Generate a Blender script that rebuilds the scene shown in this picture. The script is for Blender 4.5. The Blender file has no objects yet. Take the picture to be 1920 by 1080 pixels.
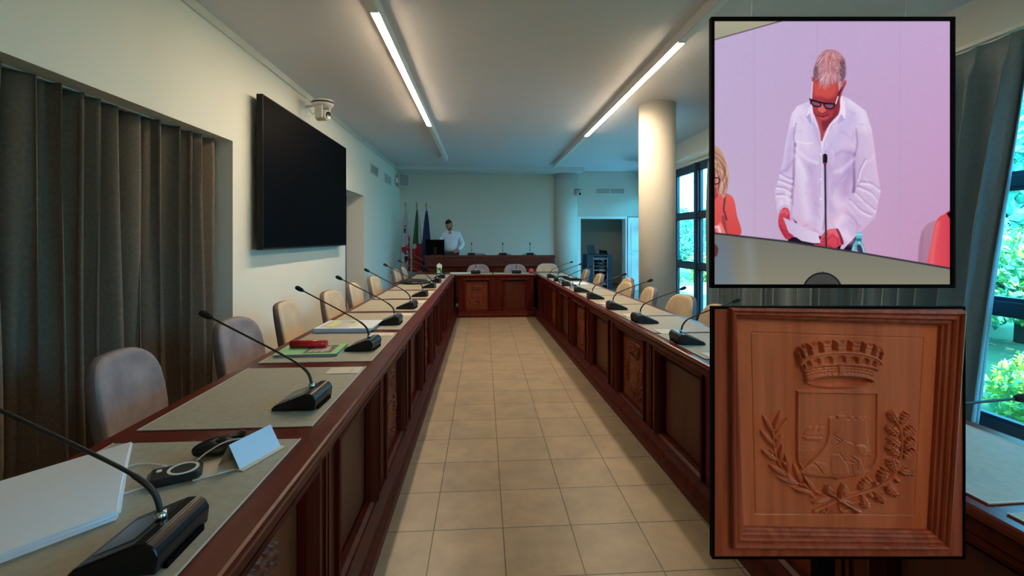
import bpy, math, random
import numpy as np
from mathutils import Vector, Matrix
# ---------------------------------------------------------------- camera, sky, sun, exposure
SC = bpy.context.scene; COL = SC.collection
cd = bpy.data.cameras.new('camera'); cam = bpy.data.objects.new('camera', cd); COL.objects.link(cam); SC.camera = cam
cam.location = (0, 0, 1.40); YAW = math.atan(54 / 860); cam.rotation_euler = (math.pi / 2, 0, -YAW)
cd.sensor_width = 36; cd.lens = 36 * 860 / 1920; cd.shift_y = -94 / 1920; cd.clip_start = .02; cd.clip_end = 300
W = bpy.data.worlds.new('sky'); SC.world = W; W.use_nodes = True
wn = W.node_tree.nodes; wl = W.node_tree.links; wn.clear()
wo = wn.new('ShaderNodeOutputWorld'); bg = wn.new('ShaderNodeBackground'); tc = wn.new('ShaderNodeTexCoord'); sx = wn.new('ShaderNodeSeparateXYZ'); cr = wn.new('ShaderNodeValToRGB')
cr.color_ramp.elements[0].position = .0; cr.color_ramp.elements[0].color = (.075, .40, .58, 1)
cr.color_ramp.elements[1].position = .6; cr.color_ramp.elements[1].color = (.05, .34, .60, 1)
wl.new(tc.outputs['Generated'], sx.inputs[0]); wl.new(sx.outputs[2], cr.inputs[0]); wl.new(cr.outputs[0], bg.inputs[0]); bg.inputs[1].default_value = 22.0; wl.new(bg.outputs[0], wo.inputs[0])
sd = bpy.data.lights.new('sun', 'SUN'); sd.energy = 9; sd.angle = .01; sd.color = (1, .96, .88); so = bpy.data.objects.new('sun', sd); COL.objects.link(so)
so.rotation_euler = Vector((.35, .75, -.75)).to_track_quat('-Z', 'Y').to_euler(); so.location = (8, -8, 12)
LAMP = 90.0
SC.view_settings.view_transform = 'Standard'; SC.view_settings.look = 'None'; SC.view_settings.gamma = 1; SC.view_settings.exposure = 0.2; SC.view_settings.use_curve_mapping = False
try:
    SC.cycles.max_bounces = 10; SC.cycles.diffuse_bounces = 5; SC.cycles.transparent_max_bounces = 24; SC.cycles.sample_clamp_indirect = 8; SC.cycles.caustics_reflective = False; SC.cycles.caustics_refractive = False
except Exception: pass
R = math.radians; rnd = random.Random(7)

# ---------------------------------------------------------------- mesh helpers
class MB:
    def __init__(s): s.v = []; s.f = []; s.m = []
    def add(s, vs, fs, m=0):
        o = len(s.v); s.v += [tuple(v) for v in vs]; s.f += [tuple(i + o for i in f) for f in fs]; s.m += [m] * len(fs); return s
    def box(s, x0, y0, z0, x1, y1, z1, m=0, b=0):
        if x0 > x1: x0, x1 = x1, x0
        if y0 > y1: y0, y1 = y1, y0
        if z0 > z1: z0, z1 = z1, z0
        if b <= 0:
            return s.add([(x0, y0, z0), (x1, y0, z0), (x1, y1, z0), (x0, y1, z0), (x0, y0, z1), (x1, y0, z1), (x1, y1, z1), (x0, y1, z1)],
                         [(0, 3, 2, 1), (4, 5, 6, 7), (0, 1, 5, 4), (1, 2, 6, 5), (2, 3, 7, 6), (3, 0, 4, 7)], m)
        V = []; b = min(b, (x1 - x0) / 2.01, (y1 - y0) / 2.01, (z1 - z0) / 2.01)
        for z, e in ((z0, b), (z0 + b, 0), (z1 - b, 0), (z1, b)):
            for (px, sx_), (py, sy_) in (((x0, 1), (y0, 1)), ((x1, -1), (y0, 1)), ((x1, -1), (y1, -1)), ((x0, 1), (y1, -1))):
                c = [(px + sx_ * (b + e * 0), py + sy_ * e), (px + sx_ * e, py + sy_ * b)]
                if (px == x0) == (py == y0): c = c[::-1]
                V += [(q[0], q[1], z) for q in c]
        F = [tuple(range(7, -1, -1)), tuple(range(24, 32))]
        for k in range(3):
            for i in range(8): j = (i + 1) % 8; F.append((k * 8 + i, k * 8 + j, k * 8 + 8 + j, k * 8 + 8 + i))
        return s.add(V, F, m)
    def prism(s, P, fn, a, b, m=0):
        """polygon P (2-D) extruded from a to b; fn(u, v, w) gives the point"""
        n = len(P); V = [fn(u, v, a) for u, v in P] + [fn(u, v, b) for u, v in P]
        return s.add(V, [tuple(range(n - 1, -1, -1)), tuple(range(n, 2 * n))] + [(i, (i + 1) % n, n + (i + 1) % n, n + i) for i in range(n)], m)
    def tube(s, P, r, n=8, m=0, cap=True):
        P = [Vector(p) for p in P]; k = len(P); rr = r if isinstance(r, (list, tuple)) else [r] * k; V = []; up = None
        for i, p in enumerate(P):
            t = (P[min(i + 1, k - 1)] - P[max(i - 1, 0)]).normalized()
            if up is None: up = Vector((0, 0, 1)) if abs(t.z) < .9 else Vector((1, 0, 0))
            a = t.cross(up).normalized(); b = a.cross(t).normalized(); up = b
            V += [p + (a * math.cos(2 * math.pi * j / n) + b * math.sin(2 * math.pi * j / n)) * rr[i] for j in range(n)]
        F = [(i * n + j, i * n + (j + 1) % n, (i + 1) * n + (j + 1) % n, (i + 1) * n + j) for i in range(k - 1) for j in range(n)]
        if cap: F += [tuple(range(n - 1, -1, -1)), tuple(range((k - 1) * n, k * n))]
        return s.add(V, F, m)
    def lathe(s, prof, n=24, c=(0, 0, 0), m=0, sx=1, sy=1):
        V = [(c[0] + r * sx * math.cos(2 * math.pi * j / n), c[1] + r * sy * math.sin(2 * math.pi * j / n), c[2] + z) for r, z in prof for j in range(n)]
        k = len(prof); F = [(i * n + j, i * n + (j + 1) % n, (i + 1) * n + (j + 1) % n, (i + 1) * n + j) for i in range(k - 1) for j in range(n)]
        return s.add(V, F + [tuple(range(n - 1, -1, -1)), tuple(range((k - 1) * n, k * n))], m)
    def grid(s, nu, nv, fn, m=0, closed=False):
        V = [fn(i / (nu if closed else nu - 1), j / (nv - 1)) for j in range(nv) for i in range(nu)]; F = []
        for j in range(nv - 1):
            for i in range(nu if closed else nu - 1):
                i2 = (i + 1) % nu; F.append((j * nu + i, j * nu + i2, (j + 1) * nu + i2, (j + 1) * nu + i))
        return s.add(V, F, m if not callable(m) else 0)
    def sphere(s, c, r, n=16, k=10, m=0):
        rx, ry, rz = r if isinstance(r, tuple) else (r, r, r)
        return s.lathe([(max(1e-4, math.sin(math.pi * i / k)), -math.cos(math.pi * i / k) * rz) for i in range(k + 1)], n, c, m, rx, ry)
    def build(s, name, mat, parent=None, smooth=False, bevel=0, solid=0, sub=0, data=None, fix=True):
        me = bpy.data.meshes.new(name); me.from_pydata(s.v, [], s.f); mats = mat if isinstance(mat, (list, tuple)) else [mat]
        for m in mats: me.materials.append(M[m] if isinstance(m, str) else m)
        if len(mats) > 1: me.polygons.foreach_set('material_index', s.m)
        if fix:
            import bmesh
            bm = bmesh.new(); bm.from_mesh(me); bmesh.ops.recalc_face_normals(bm, faces=bm.faces); bm.to_mesh(me); bm.free()
        if smooth: me.polygons.foreach_set('use_smooth', [True] * len(me.polygons))
        o = bpy.data.objects.new(name, me); COL.objects.link(o)
        if parent: o.parent = parent
        if solid: d = o.modifiers.new('thickness', 'SOLIDIFY'); d.thickness = solid; d.offset = 0
        if bevel: d = o.modifiers.new('bevel', 'BEVEL'); d.width = bevel; d.segments = 2; d.limit_method = 'ANGLE'
        if sub: d = o.modifiers.new('sub', 'SUBSURF'); d.levels = sub; d.render_levels = sub
        me.update(); return o
def tag(o, label=None, cat=None, group=None, kind=None):
    if label: o['label'] = label
    if cat: o['category'] = cat
    if group: o['group'] = group
    if kind: o['kind'] = kind
    return o
def struct(o): o['kind'] = 'structure'; return o
def empty(name, loc=(0, 0, 0), rz=0, label=None, cat=None, group=None):
    o = bpy.data.objects.new(name, None); COL.objects.link(o); o.location = loc; o.rotation_euler = (0, 0, rz); o.empty_display_size = .05
    return tag(o, label, cat, group)
def dup(root, loc, rz=0, label=None, group=None):
    def cp(o, par):
        c = o.copy(); COL.objects.link(c)
        if par: c.parent = par
        for ch in list(o.children): cp(ch, c)
        return c
    r = cp(root, None); r.location = loc; r.rotation_euler = (0, 0, rz)
    return tag(r, label, None, group)

# ---------------------------------------------------------------- materials
M = {}
def mat(name, col, rough=.6, metal=0, spec=.5, emit=None, es=1, coat=0):
    m = bpy.data.materials.new(name); m.use_nodes = True; p = m.node_tree.nodes['Principled BSDF']
    p.inputs['Base Color'].default_value = (*col, 1); p.inputs['Roughness'].default_value = rough; p.inputs['Metallic'].default_value = metal
    p.inputs['Specular IOR Level'].default_value = spec; p.inputs['Coat Weight'].default_value = coat; p.inputs['Coat Roughness'].default_value = .12
    if emit: p.inputs['Emission Color'].default_value = (*emit, 1); p.inputs['Emission Strength'].default_value = es
    M[name] = m; return m, p, m.node_tree.nodes, m.node_tree.links
def noisy(name, c1, c2, scale=(8, 8, 8), rough=.6, detail=4, bump=0, bscale=None, spec=.5, coat=0, lo=.35, hi=.65, metal=0, coords='Object'):
    m, p, n, l = mat(name, c1, rough, metal, spec, coat=coat)
    t = n.new('ShaderNodeTexCoord'); mp = n.new('ShaderNodeMapping'); mp.inputs['Scale'].default_value = scale
    ns = n.new('ShaderNodeTexNoise'); ns.inputs['Scale'].default_value = 1; ns.inputs['Detail'].default_value = detail
    r = n.new('ShaderNodeValToRGB'); r.color_ramp.elements[0].position = lo; r.color_ramp.elements[1].position = hi
    r.color_ramp.elements[0].color = (*c1, 1); r.color_ramp.elements[1].color = (*c2, 1)
    l.new(t.outputs[coords], mp.inputs[0]); l.new(mp.outputs[0], ns.inputs[0]); l.new(ns.outputs[0], r.inputs[0]); l.new(r.outputs[0], p.inputs['Base Color'])
    if bump:
        b = n.new('ShaderNodeBump'); b.inputs['Strength'].default_value = bump; b.inputs['Distance'].default_value = .01
        n2 = n.new('ShaderNodeTexNoise'); n2.inputs['Scale'].default_value = bscale or 200; l.new(t.outputs[coords], n2.inputs[0]); l.new(n2.outputs[0], b.inputs['Height']); l.new(b.outputs[0], p.inputs['Normal'])
    return m, p, n, l
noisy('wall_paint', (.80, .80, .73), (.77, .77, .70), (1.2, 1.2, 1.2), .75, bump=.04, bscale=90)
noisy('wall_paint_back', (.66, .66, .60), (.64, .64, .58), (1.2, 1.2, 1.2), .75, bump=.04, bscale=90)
noisy('ceiling_paint', (.70, .71, .75), (.68, .69, .73), (1, 1, 1), .8)
noisy('column_paint', (.70, .68, .62), (.68, .66, .60), (1, 1, 1), .6)
noisy('wood_top', (.150, .014, .005), (.09, .008, .0035), (34, 2.2, 34), .27, 5, spec=.28, lo=.2, hi=.8)
noisy('wood_front', (.090, .0095, .0035), (.046, .0045, .002), (18, 18, 1.6), .4, 5, spec=.15)
noisy('wood_panel', (.085, .015, .006), (.055, .008, .0035), (14, 14, 1.2), .42, 5, spec=.3)
noisy('wood_carved', (.16, .032, .008), (.11, .019, .005), (14, 14, 1.2), .45, 5, spec=.3)
noisy('wood_shelf', (.10, .012, .010), (.06, .007, .006), (3, 3, 14), .3, 5, coat=.2)
noisy('relief_wood', (.80, .25, .115), (.56, .15, .07), (34, 34, 2.0), .36, 8, bump=.06, bscale=260, lo=.32, hi=.68)
noisy('relief_frame', (.50, .135, .072), (.34, .072, .035), (60, 60, 3), .48, 7, spec=.3, bump=.08, bscale=320)
noisy('mat_leather', (.40, .37, .29), (.35, .325, .25), (40, 40, 40), .55, bump=.15, bscale=700)
mat('mat_edge', (.62, .60, .52), .5)
noisy('velvet', (.36, .29, .30), (.23, .19, .21), (7, 7, 7), .9, 6, bump=.1, bscale=300)
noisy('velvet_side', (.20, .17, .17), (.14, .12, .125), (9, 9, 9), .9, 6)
noisy('velvet_light', (.62, .50, .36), (.52, .42, .30), (7, 7, 7), .85, 6)
noisy('curtain_brown', (.165, .128, .098), (.13, .10, .08), (60, 60, 60), .8, 3, bump=.12, bscale=900)
noisy('curtain_grey', (.20, .26, .30), (.175, .225, .265), (60, 60, 60), .85, 3, bump=.12, bscale=900)
noisy('curtain_blue', (.16, .20, .27), (.12, .15, .2), (60, 60, 60), .85, 3)
mat('black_plastic', (.004, .0045, .007), .3, spec=.35); mat('black_matt', (.001, .001, .0015), .7, spec=.06); mat('black_gloss', (.004, .004, .006), .12, spec=.35)
mat('screen_off', (.0008, .001, .003), .5, spec=.03); mat('bezel', (.008, .008, .011), .4, spec=.2); mat('foam', (.012, .012, .014), .95)
mat('chrome', (.75, .77, .8), .18, 1); mat('steel', (.45, .46, .48), .35, 1); mat('silver_line', (.6, .6, .62), .3, 1)
mat('mic_screen', (.10, .105, .12), .25); mat('white_plastic', (.75, .75, .72), .4); mat('grey_plastic', (.25, .28, .3), .5); mat('light_grey', (.55, .57, .58), .5)
mat('paper', (.78, .84, .93), .7); mat('paper_edge', (.42, .48, .72), .7); mat('paper_back', (.36, .33, .29), .6); mat('card', (.68, .61, .50), .6); mat('card_blue', (.62, .74, .92), .5)
mat('green_folder', (.33, .66, .30), .5); mat('green_dark', (.03, .22, .12), .6); mat('picture_grey', (.16, .13, .12), .6); mat('highlight', (.66, .72, .28), .7)
mat('red_tube', (.62, .008, .014), .28); mat('red_cap', (.62, .03, .05), .3); mat('red_ball', (.45, .012, .01), .35)
mat('leather_black', (.006, .006, .010), .4); mat('white_ring', (.80, .82, .80), .35); mat('cable_white', (.62, .66, .72), .4); mat('cable_black', (.01, .01, .012), .5)
mat('frame_blue', (.018, .030, .055), .35, spec=.6); mat('window_white', (.7, .72, .72), .4); mat('lamp_body', (.78, .80, .82), .45)
mat('lamp_light', (.9, .9, .9), .5, emit=(1.0, .76, .50), es=LAMP); mat('lamp_off', (.82, .83, .82), .5)
mat('door_white', (.82, .85, .84), .35); mat('handle', (.5, .5, .5), .3, 1)
mat('rack_blue', (.020, .045, .085), .4); mat('rack_dark', (.006, .008, .015), .5); mat('rack_rail', (.55, .30, .27), .4); mat('rack_grey', (.18, .2, .24), .5)
mat('skin', (.50, .20, .12), .55, spec=.2); mat('hair_dark', (.012, .009, .008), .7); mat('shirt_white', (.66, .72, .85), .8); mat('trouser_dark', (.02, .022, .03), .8); mat('eye_white', (.7, .7, .68), .3); mat('lip', (.3, .09, .07), .5); mat('shoe', (.01, .01, .01), .4)
mat('flag_white', (.42, .43, .48), .8); mat('flag_red', (.30, .012, .016), .8); mat('flag_black', (.012, .012, .018), .8); mat('flag_green', (.012, .10, .045), .8); mat('flag_blue', (.010, .016, .10), .8); mat('flag_gold', (.6, .42, .06), .6)
mat('brass', (.5, .36, .12), .3, 1); mat('gold_cord', (.5, .36, .10), .6)
mat('carton_white', (.8, .84, .8), .5); mat('carton_green', (.05, .34, .08), .5)
noisy('bark', (.10, .07, .05), (.05, .035, .025), (6, 6, 2), .9)
noisy('leaf_a', (.10, .42, .26), (.26, .66, .36), (3, 3, 3), .6); noisy('leaf_b', (.36, .55, .10), (.6, .75, .16), (3, 3, 3), .6); noisy('leaf_c', (.08, .42, .36), (.20, .66, .56), (3, 3, 3), .6)
noisy('terrace', (.62, .64, .62), (.55, .58, .56), (1, 1, 1), .8); noisy('ground_soil', (.10, .16, .07), (.16, .24, .10), (1, 1, 1), .9); mat('parapet', (.7, .72, .7), .8)
# floor tiles, 33 cm, dark joints
m, p, n, l = mat('floor_tiles', (.4, .3, .2), .38)
t = n.new('ShaderNodeTexCoord'); mp = n.new('ShaderNodeMapping'); mp.inputs['Location'].default_value = (.236, -2.213 + .331 * 20 + 0., 0)
bk = n.new('ShaderNodeTexBrick'); bk.offset = 0; bk.squash = 1
for k, v in (('Scale', 1), ('Brick Width', .331), ('Row Height', .331), ('Mortar Size', .0032), ('Mortar Smooth', .3), ('Bias', 0)): bk.inputs[k].default_value = v
bk.inputs['Color1'].default_value = (.40, .315, .225, 1); bk.inputs['Color2'].default_value = (.35, .28, .20, 1); bk.inputs['Mortar'].default_value = (.10, .08, .065, 1)
ns = n.new('ShaderNodeTexNoise'); ns.inputs['Scale'].default_value = 4.5; ns.inputs['Detail'].default_value = 6; ns.inputs['Roughness'].default_value = .65
rr = n.new('ShaderNodeValToRGB'); rr.color_ramp.elements[0].position = .3; rr.color_ramp.elements[1].position = .7; rr.color_ramp.elements[0].color = (.78, .77, .77, 1); rr.color_ramp.elements[1].color = (1.12, 1.1, 1.05, 1)
mx = n.new('ShaderNodeMix'); mx.data_type = 'RGBA'; mx.blend_type = 'MULTIPLY'; mx.inputs[0].default_value = 1
l.new(t.outputs['Object'], mp.inputs[0]); l.new(mp.outputs[0], bk.inputs[0]); l.new(t.outputs['Object'], ns.inputs[0]); l.new(ns.outputs[0], rr.inputs[0]); l.new(bk.outputs[0], mx.inputs[6]); l.new(rr.outputs[0], mx.inputs[7]); l.new(mx.outputs[2], p.inputs['Base Color'])
b = n.new('ShaderNodeBump'); b.inputs['Strength'].default_value = .35; b.inputs['Distance'].default_value = .003; b.invert = True; l.new(bk.outputs[1], b.inputs['Height']); l.new(b.outputs[0], p.inputs['Normal'])
# window glass: clear, with a weak mirror
m = bpy.data.materials.new('glass'); m.use_nodes = True; n = m.node_tree.nodes; l = m.node_tree.links; n.clear(); o = n.new('ShaderNodeOutputMaterial'); tr = n.new('ShaderNodeBsdfTransparent'); gl = n.new('ShaderNodeBsdfGlossy'); mi = n.new('ShaderNodeMixShader'); fr = n.new('ShaderNodeFresnel')
tr.inputs[0].default_value = (.93, .98, 1, 1); gl.inputs['Roughness'].default_value = .02; fr.inputs[0].default_value = 1.45; ge = n.new('ShaderNodeNewGeometry'); ma = n.new('ShaderNodeMath'); ma.operation = 'SUBTRACT'; ma.use_clamp = True; l.new(fr.outputs[0], ma.inputs[0]); l.new(ge.outputs['Backfacing'], ma.inputs[1]); l.new(ma.outputs[0], mi.inputs[0]); l.new(tr.outputs[0], mi.inputs[1]); l.new(gl.outputs[0], mi.inputs[2]); l.new(mi.outputs[0], o.inputs[0]); M['glass'] = m
m = bpy.data.materials.new('clear_glass'); m.use_nodes = True; n = m.node_tree.nodes; l = m.node_tree.links; n.clear(); o = n.new('ShaderNodeOutputMaterial'); tr = n.new('ShaderNodeBsdfTransparent'); gl = n.new('ShaderNodeBsdfGlossy'); mi = n.new('ShaderNodeMixShader')
tr.inputs[0].default_value = (.8, .86, .88, 1); gl.inputs['Roughness'].default_value = .05; mi.inputs[0].default_value = .22; l.new(tr.outputs[0], mi.inputs[1]); l.new(gl.outputs[0], mi.inputs[2]); l.new(mi.outputs[0], o.inputs[0]); M['clear_glass'] = m
# screen picture: emission from the vertex colours of the picture
m, p, n, l = mat('screen_picture', (.0, .0, .0), .35, spec=.1); at = n.new('ShaderNodeAttribute'); at.attribute_name = 'picture'; l.new(at.outputs['Color'], p.inputs['Emission Color']); p.inputs['Emission Strength'].default_value = .85
# ---------------------------------------------------------------- raster helpers for the carved relief and for the picture on the display
def dist_poly(X, Y, P, closed=True):
    D = np.full(X.shape, 1e9); n = len(P)
    for i in range(n if closed else n - 1):
        ax, ay = P[i][:2]; bx, by = P[(i + 1) % n][:2]
        dx, dy = bx - ax, by - ay; L = dx * dx + dy * dy + 1e-9
        t = np.clip(((X - ax) * dx + (Y - ay) * dy) / L, 0, 1)
        D = np.minimum(D, (X - ax - t * dx) ** 2 + (Y - ay - t * dy) ** 2)
    return np.sqrt(D)
def inside(X, Y, P):
    r = np.zeros(X.shape, bool); n = len(P)
    for i in range(n):
        ax, ay = P[i][:2]; bx, by = P[(i + 1) % n][:2]
        if ay == by: continue
        c = ((ay > Y) != (by > Y)) & (X < (bx - ax) * (Y - ay) / (by - ay) + ax)
        r ^= c
    return r
def smooth(P, k=6, closed=True):
    # Catmull-Rom through the points
    out = []; n = len(P); m = n if closed else n - 1
    g = (lambda i: P[i % n]) if closed else (lambda i: P[max(0, min(n - 1, i))])
    for i in range(m):
        p0, p1, p2, p3 = g(i - 1), g(i), g(i + 1), g(i + 2)
        for j in range(k):
            t = j / k
            out.append(tuple(.5 * (2 * p1[q] + (p2[q] - p0[q]) * t + (2 * p0[q] - 5 * p1[q] + 4 * p2[q] - p3[q]) * t * t
                                   + (3 * p1[q] - p0[q] - 3 * p2[q] + p3[q]) * t ** 3) for q in (0, 1)))
    if not closed: out.append(tuple(P[-1][:2]))
    return out
class Field:
    def __init__(s, x0, y0, x1, y1, step):
        s.nx = int(round((x1 - x0) / step)) + 1; s.ny = int(round((y1 - y0) / step)) + 1
        s.xs = np.linspace(x0, x1, s.nx); s.ys = np.linspace(y0, y1, s.ny); s.step = step
        s.X, s.Y = np.meshgrid(s.xs, s.ys); s.id = np.zeros(s.X.shape, int)
        s.H = np.zeros(s.X.shape); s.C = np.zeros(s.X.shape + (3,))
    def win(s, P, pad):
        xs = [p[0] for p in P]; ys = [p[1] for p in P]
        i0, i1 = np.searchsorted(s.xs, [min(xs) - pad, max(xs) + pad]); j0, j1 = np.searchsorted(s.ys, [min(ys) - pad, max(ys) + pad])
        return (slice(j0, j1), slice(i0, i1))
    # relief
    def raise_(s, P, base, add, bevel, i=None, sq=True):
        w = s.win(P, 1); X, Y = s.X[w], s.Y[w]
        if not X.size: return
        m = inside(X, Y, P); t = np.clip(dist_poly(X, Y, P) / bevel, 0, 1)
        if sq: t = np.sqrt(t * (2 - t))
        v = base + add * t; H = s.H[w]; k = m & (v > H) if base is not None else m
        H[k] = v[k]
        if i is not None: s.id[w][m] = i
    def ridge(s, P, wd, hgt, base=0., i=None):
        w = s.win(P, wd + 2); X, Y = s.X[w], s.Y[w]
        if not X.size: return
        d = dist_poly(X, Y, P, False) / wd; m = d < 1
        v = base + hgt * np.sqrt(np.clip(1 - d * d, 0, 1)); H = s.H[w]; k = m & (v > H); H[k] = v[k]
        if i is not None: s.id[w][m] = i
    def cut(s, P, wd, dep, closed=False):
        w = s.win(P, wd + 2); X, Y = s.X[w], s.Y[w]
        if not X.size: return
        d = dist_poly(X, Y, P, closed) / wd
        s.H[w] -= dep * np.clip(1 - d, 0, 1)
    def sink(s, P, level, soft=3):
        w = s.win(P, 2); X, Y = s.X[w], s.Y[w]
        if not X.size: return
        m = inside(X, Y, P); t = np.clip(dist_poly(X, Y, P) / soft, 0, 1)
        H = s.H[w]; H[m] = (H * (1 - t) + level * t)[m]
    # paint (colours are sRGB 0..255)
    def fill(s, P, col, f=1.2, a=1., i=None, col2=None, ax=(0, 1)):
        w = s.win(P, f * 2 + 2); X, Y = s.X[w], s.Y[w]
        if not X.size: return
        sd = dist_poly(X, Y, P) * np.where(inside(X, Y, P), 1, -1)
        al = np.clip(sd / f * .5 + .5, 0, 1); al = (al * al * (3 - 2 * al) * a)[..., None]
        c = np.array(col, float)
        if col2 is not None:
            pr = [p[0] * ax[0] + p[1] * ax[1] for p in P]; t = np.clip((X * ax[0] + Y * ax[1] - min(pr)) / (max(pr) - min(pr) + 1e-6), 0, 1)[..., None]
            c = c * (1 - t) + np.array(col2, float) * t
        s.C[w] = s.C[w] * (1 - al) + c * al
        if i is not None: s.id[w][sd > 0] = i
    def line(s, P, wd, col, a=1., f=None, i=None, only=None):
        f = f or wd
        w = s.win(P, wd + f + 2); X, Y = s.X[w], s.Y[w]
        if not X.size: return
        d = dist_poly(X, Y, P, False); al = np.clip((wd - d) / f * .5 + .5, 0, 1); al = al * al * (3 - 2 * al) * a
        if only is not None: al = al * np.isin(s.id[w], only)
        if i is not None: s.id[w][d < wd] = i
        al = al[..., None]; s.C[w] = s.C[w] * (1 - al) + np.array(col, float) * al

def carve(step, fine=True):
    """carved coat of arms: heights in millimetres; ids 0 panel, 1 crown, 2 shield, 3 olive branch, 4 oak branch, 5 ribbon"""
    F = Field(112, 56, 978, 952, step)
    a3 = lambda x, y: ((70 + x / 5.333) * 2.204, (50 + y / 5.333) * 2.204)
    a4 = lambda x, y: ((70 + x / 5.333) * 2.204, (210 + y / 5.333) * 2.204)
    rng = np.random.RandomState(3)
    F.cut([(185, 123), (908, 147), (868, 887), (203, 883)], 3.5, 1.6, True)
    # crown
    def lev(t):
        K = [(0, 333, 513, 65), (.35, 362, 405, 62), (.36, 366, 402, 62), (.66, 399, 345, 120), (1, 446, 214, 116)]
        for k in range(len(K) - 1):
            if t <= K[k + 1][0]:
                u = (t - K[k][0]) / (K[k + 1][0] - K[k][0]); return [K[k][q] * (1 - u) + K[k + 1][q] * u for q in (1, 2, 3)]
    def cp(t, ph):
        a, y, b = lev(t); r = math.radians(ph); return a3(950 + a * math.sin(r) + (t * 8), y - b * math.cos(r))
    band = lambda t0, t1, p0=-90, p1=90, n=24: [cp(t0, p0 + (p1 - p0) * j / n) for j in range(n + 1)] + [cp(t1, p1 + (p0 - p1) * j / n) for j in range(n + 1)]
    F.raise_([cp(0, p) for p in range(-90, 91, 6)] + [a3(950 + 333 * math.cos(math.radians(p)), 513 + 62 * math.sin(math.radians(p))) for p in range(0, 181, 8)], 0, -2.5, 6, 1)
    F.sink([a3(950 + 325 * math.cos(math.radians(p)), 516 + 58 * math.sin(math.radians(p))) for p in range(0, 360, 8)], -2.0, 5)
    F.raise_(band(0, .35), 0, 6, 7, 1)
    F.raise_(band(.36, .68), 0, 7.5, 7, 1)
    for k in range(9):
        c = -80 + 20 * k; P = [cp(.68, c - 6.5), cp(1, c - 7), cp(.93, c), cp(1, c + 7), cp(.68, c + 6.5)]
        F.raise_(P, 0, 8, 6, 1)
        F.cut([cp(.83, c - 6), cp(.83, c + 6)], 3, 1.6)
    for k in range(-4, 5):
        c = k * 20; w = 7.2
        P = [cp(.385, c - w), cp(.52, c - w), cp(.575, c - w * .6), cp(.595, c), cp(.575, c + w * .6), cp(.52, c + w), cp(.385, c + w)]
        F.sink(P, 2.6, 4)
    for t in (.0, .355, .67):
        P = [cp(t, p) for p in range(-88, 89, 4)]; F.ridge(P, 5.0, 2.6, 6.4, 1)
        if fine and t < .5:
            for p in range(-84, 86, 4): q = cp(t, p); F.cut([(q[0] - 4, q[1] + 3), (q[0] + 4, q[1] - 3)], 2, 1.5)
    P = [a3(950 + 336 * math.cos(math.radians(p)), 515 + 62 * math.sin(math.radians(p))) for p in range(2, 179, 4)]; F.ridge(P, 4.6, 4.5, 0, 1)
    if fine:
        for q in P: F.cut([(q[0] - 3, q[1] + 3), (q[0] + 3, q[1] - 3)], 1.8, 1.4)
    for j, t in enumerate((.09, .18, .27)): F.cut([cp(t, p) for p in range(-86, 87, 6)], 2.2, 1.5)
    for j, t in enumerate((0.02, .09, .18, .27)):
        for p in range(-80, 82, 13): F.cut([cp(t, p + (j % 2) * 6.5), cp(t + .08, p + (j % 2) * 6.5)], 2.2, 1.5)
    F.raise_([cp(.06, -4), cp(.28, -4), cp(.32, 0), cp(.28, 4), cp(.06, 4)], 6, 2.2, 3, 1)
    # shield
    S = [(374, 364), (712, 371), (710, 640), (700, 672), (680, 700), (645, 716), (575, 720), (556, 725), (541, 738), (524, 724), (505, 719), (430, 716), (398, 700), (378, 668), (373, 630)]
    F.raise_(S, 0, 4.2, 5, 2)
    c0 = (542, 540); S2 = [(c0[0] + (x - c0[0]) * .968, c0[1] + (y - c0[1]) * .968) for x, y in S]
    F.sink(S2, 1.6, 4)
    T = [a4(*p) for p in [(850, 30), (915, 30), (915, 50), (932, 50), (932, 12), (1022, 12), (1022, 45), (1055, 45), (1055, 22), (1110, 22), (1110, 50), (1130, 50), (1130, 25), (1190, 25), (1190, 50), (1205, 50), (1205, 30), (1228, 30), (1232, 200), (1262, 330), (1290, 420), (760, 420), (830, 270), (845, 200)]]
    F.raise_(T, 1.6, 2.2, 5, 2)
    # rocks, ground and hillside
    R = smooth([a4(*p) for p in [(570, 600), (640, 500), (700, 440), (790, 350), (930, 300), (1000, 250), (1060, 265), (1130, 300), (1190, 310), (1230, 380), (1215, 470), (1190, 600), (930, 640)]])
    F.raise_(R, 2.4, 2.0, 10, 2)
    for P in ([(870, 400), (940, 400), (1010, 470), (1040, 560), (1030, 600), (880, 600), (860, 470)], [(1080, 420), (1150, 440), (1190, 520), (1190, 600), (1090, 600)], [(1130, 310), (1200, 310), (1230, 370), (1190, 420), (1140, 380)], [(620, 540), (690, 500), (770, 590), (640, 600)], [(700, 480), (830, 500), (830, 590), (780, 590)]):
        F.raise_(smooth([a4(*p) for p in P]), 4.0, 1.2, 7, 2)
    for P in ([(905, 180), (900, 215), (985, 260), (850, 350)], [(985, 260), (930, 300)], [(770, 370), (680, 460), (600, 540)], [(850, 260), (890, 230), (960, 280)], [(700, 490), (740, 530), (780, 590)], [(1030, 270), (1085, 280), (1110, 310), (1090, 340)], [(950, 380), (1010, 470), (1090, 480)], [(1060, 420), (1130, 470), (1130, 560)]):
        F.cut([a4(*p) for p in P], 2.6, 1.8)
    # ship, sea
    F.raise_([a4(*p) for p in [(583, 215), (795, 232), (770, 262), (625, 262)]], 1.6, 2.2, 4, 2)
    for q in (0, 62, 122): F.raise_(smooth([a4(*p) for p in [(600 + q, 210), (640 + q, 135), (690 + q, 128), (672 + q, 170), (668 + q, 215)]], 4), 1.6, 1.6, 4, 2)
    for k in range(9):
        y = 240 + k * 15; F.cut([a4(x, y + 5 * math.sin(x * .08 + k)) for x in range(560, 830 - k * 6, 12)], 1.8, .8)
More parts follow.
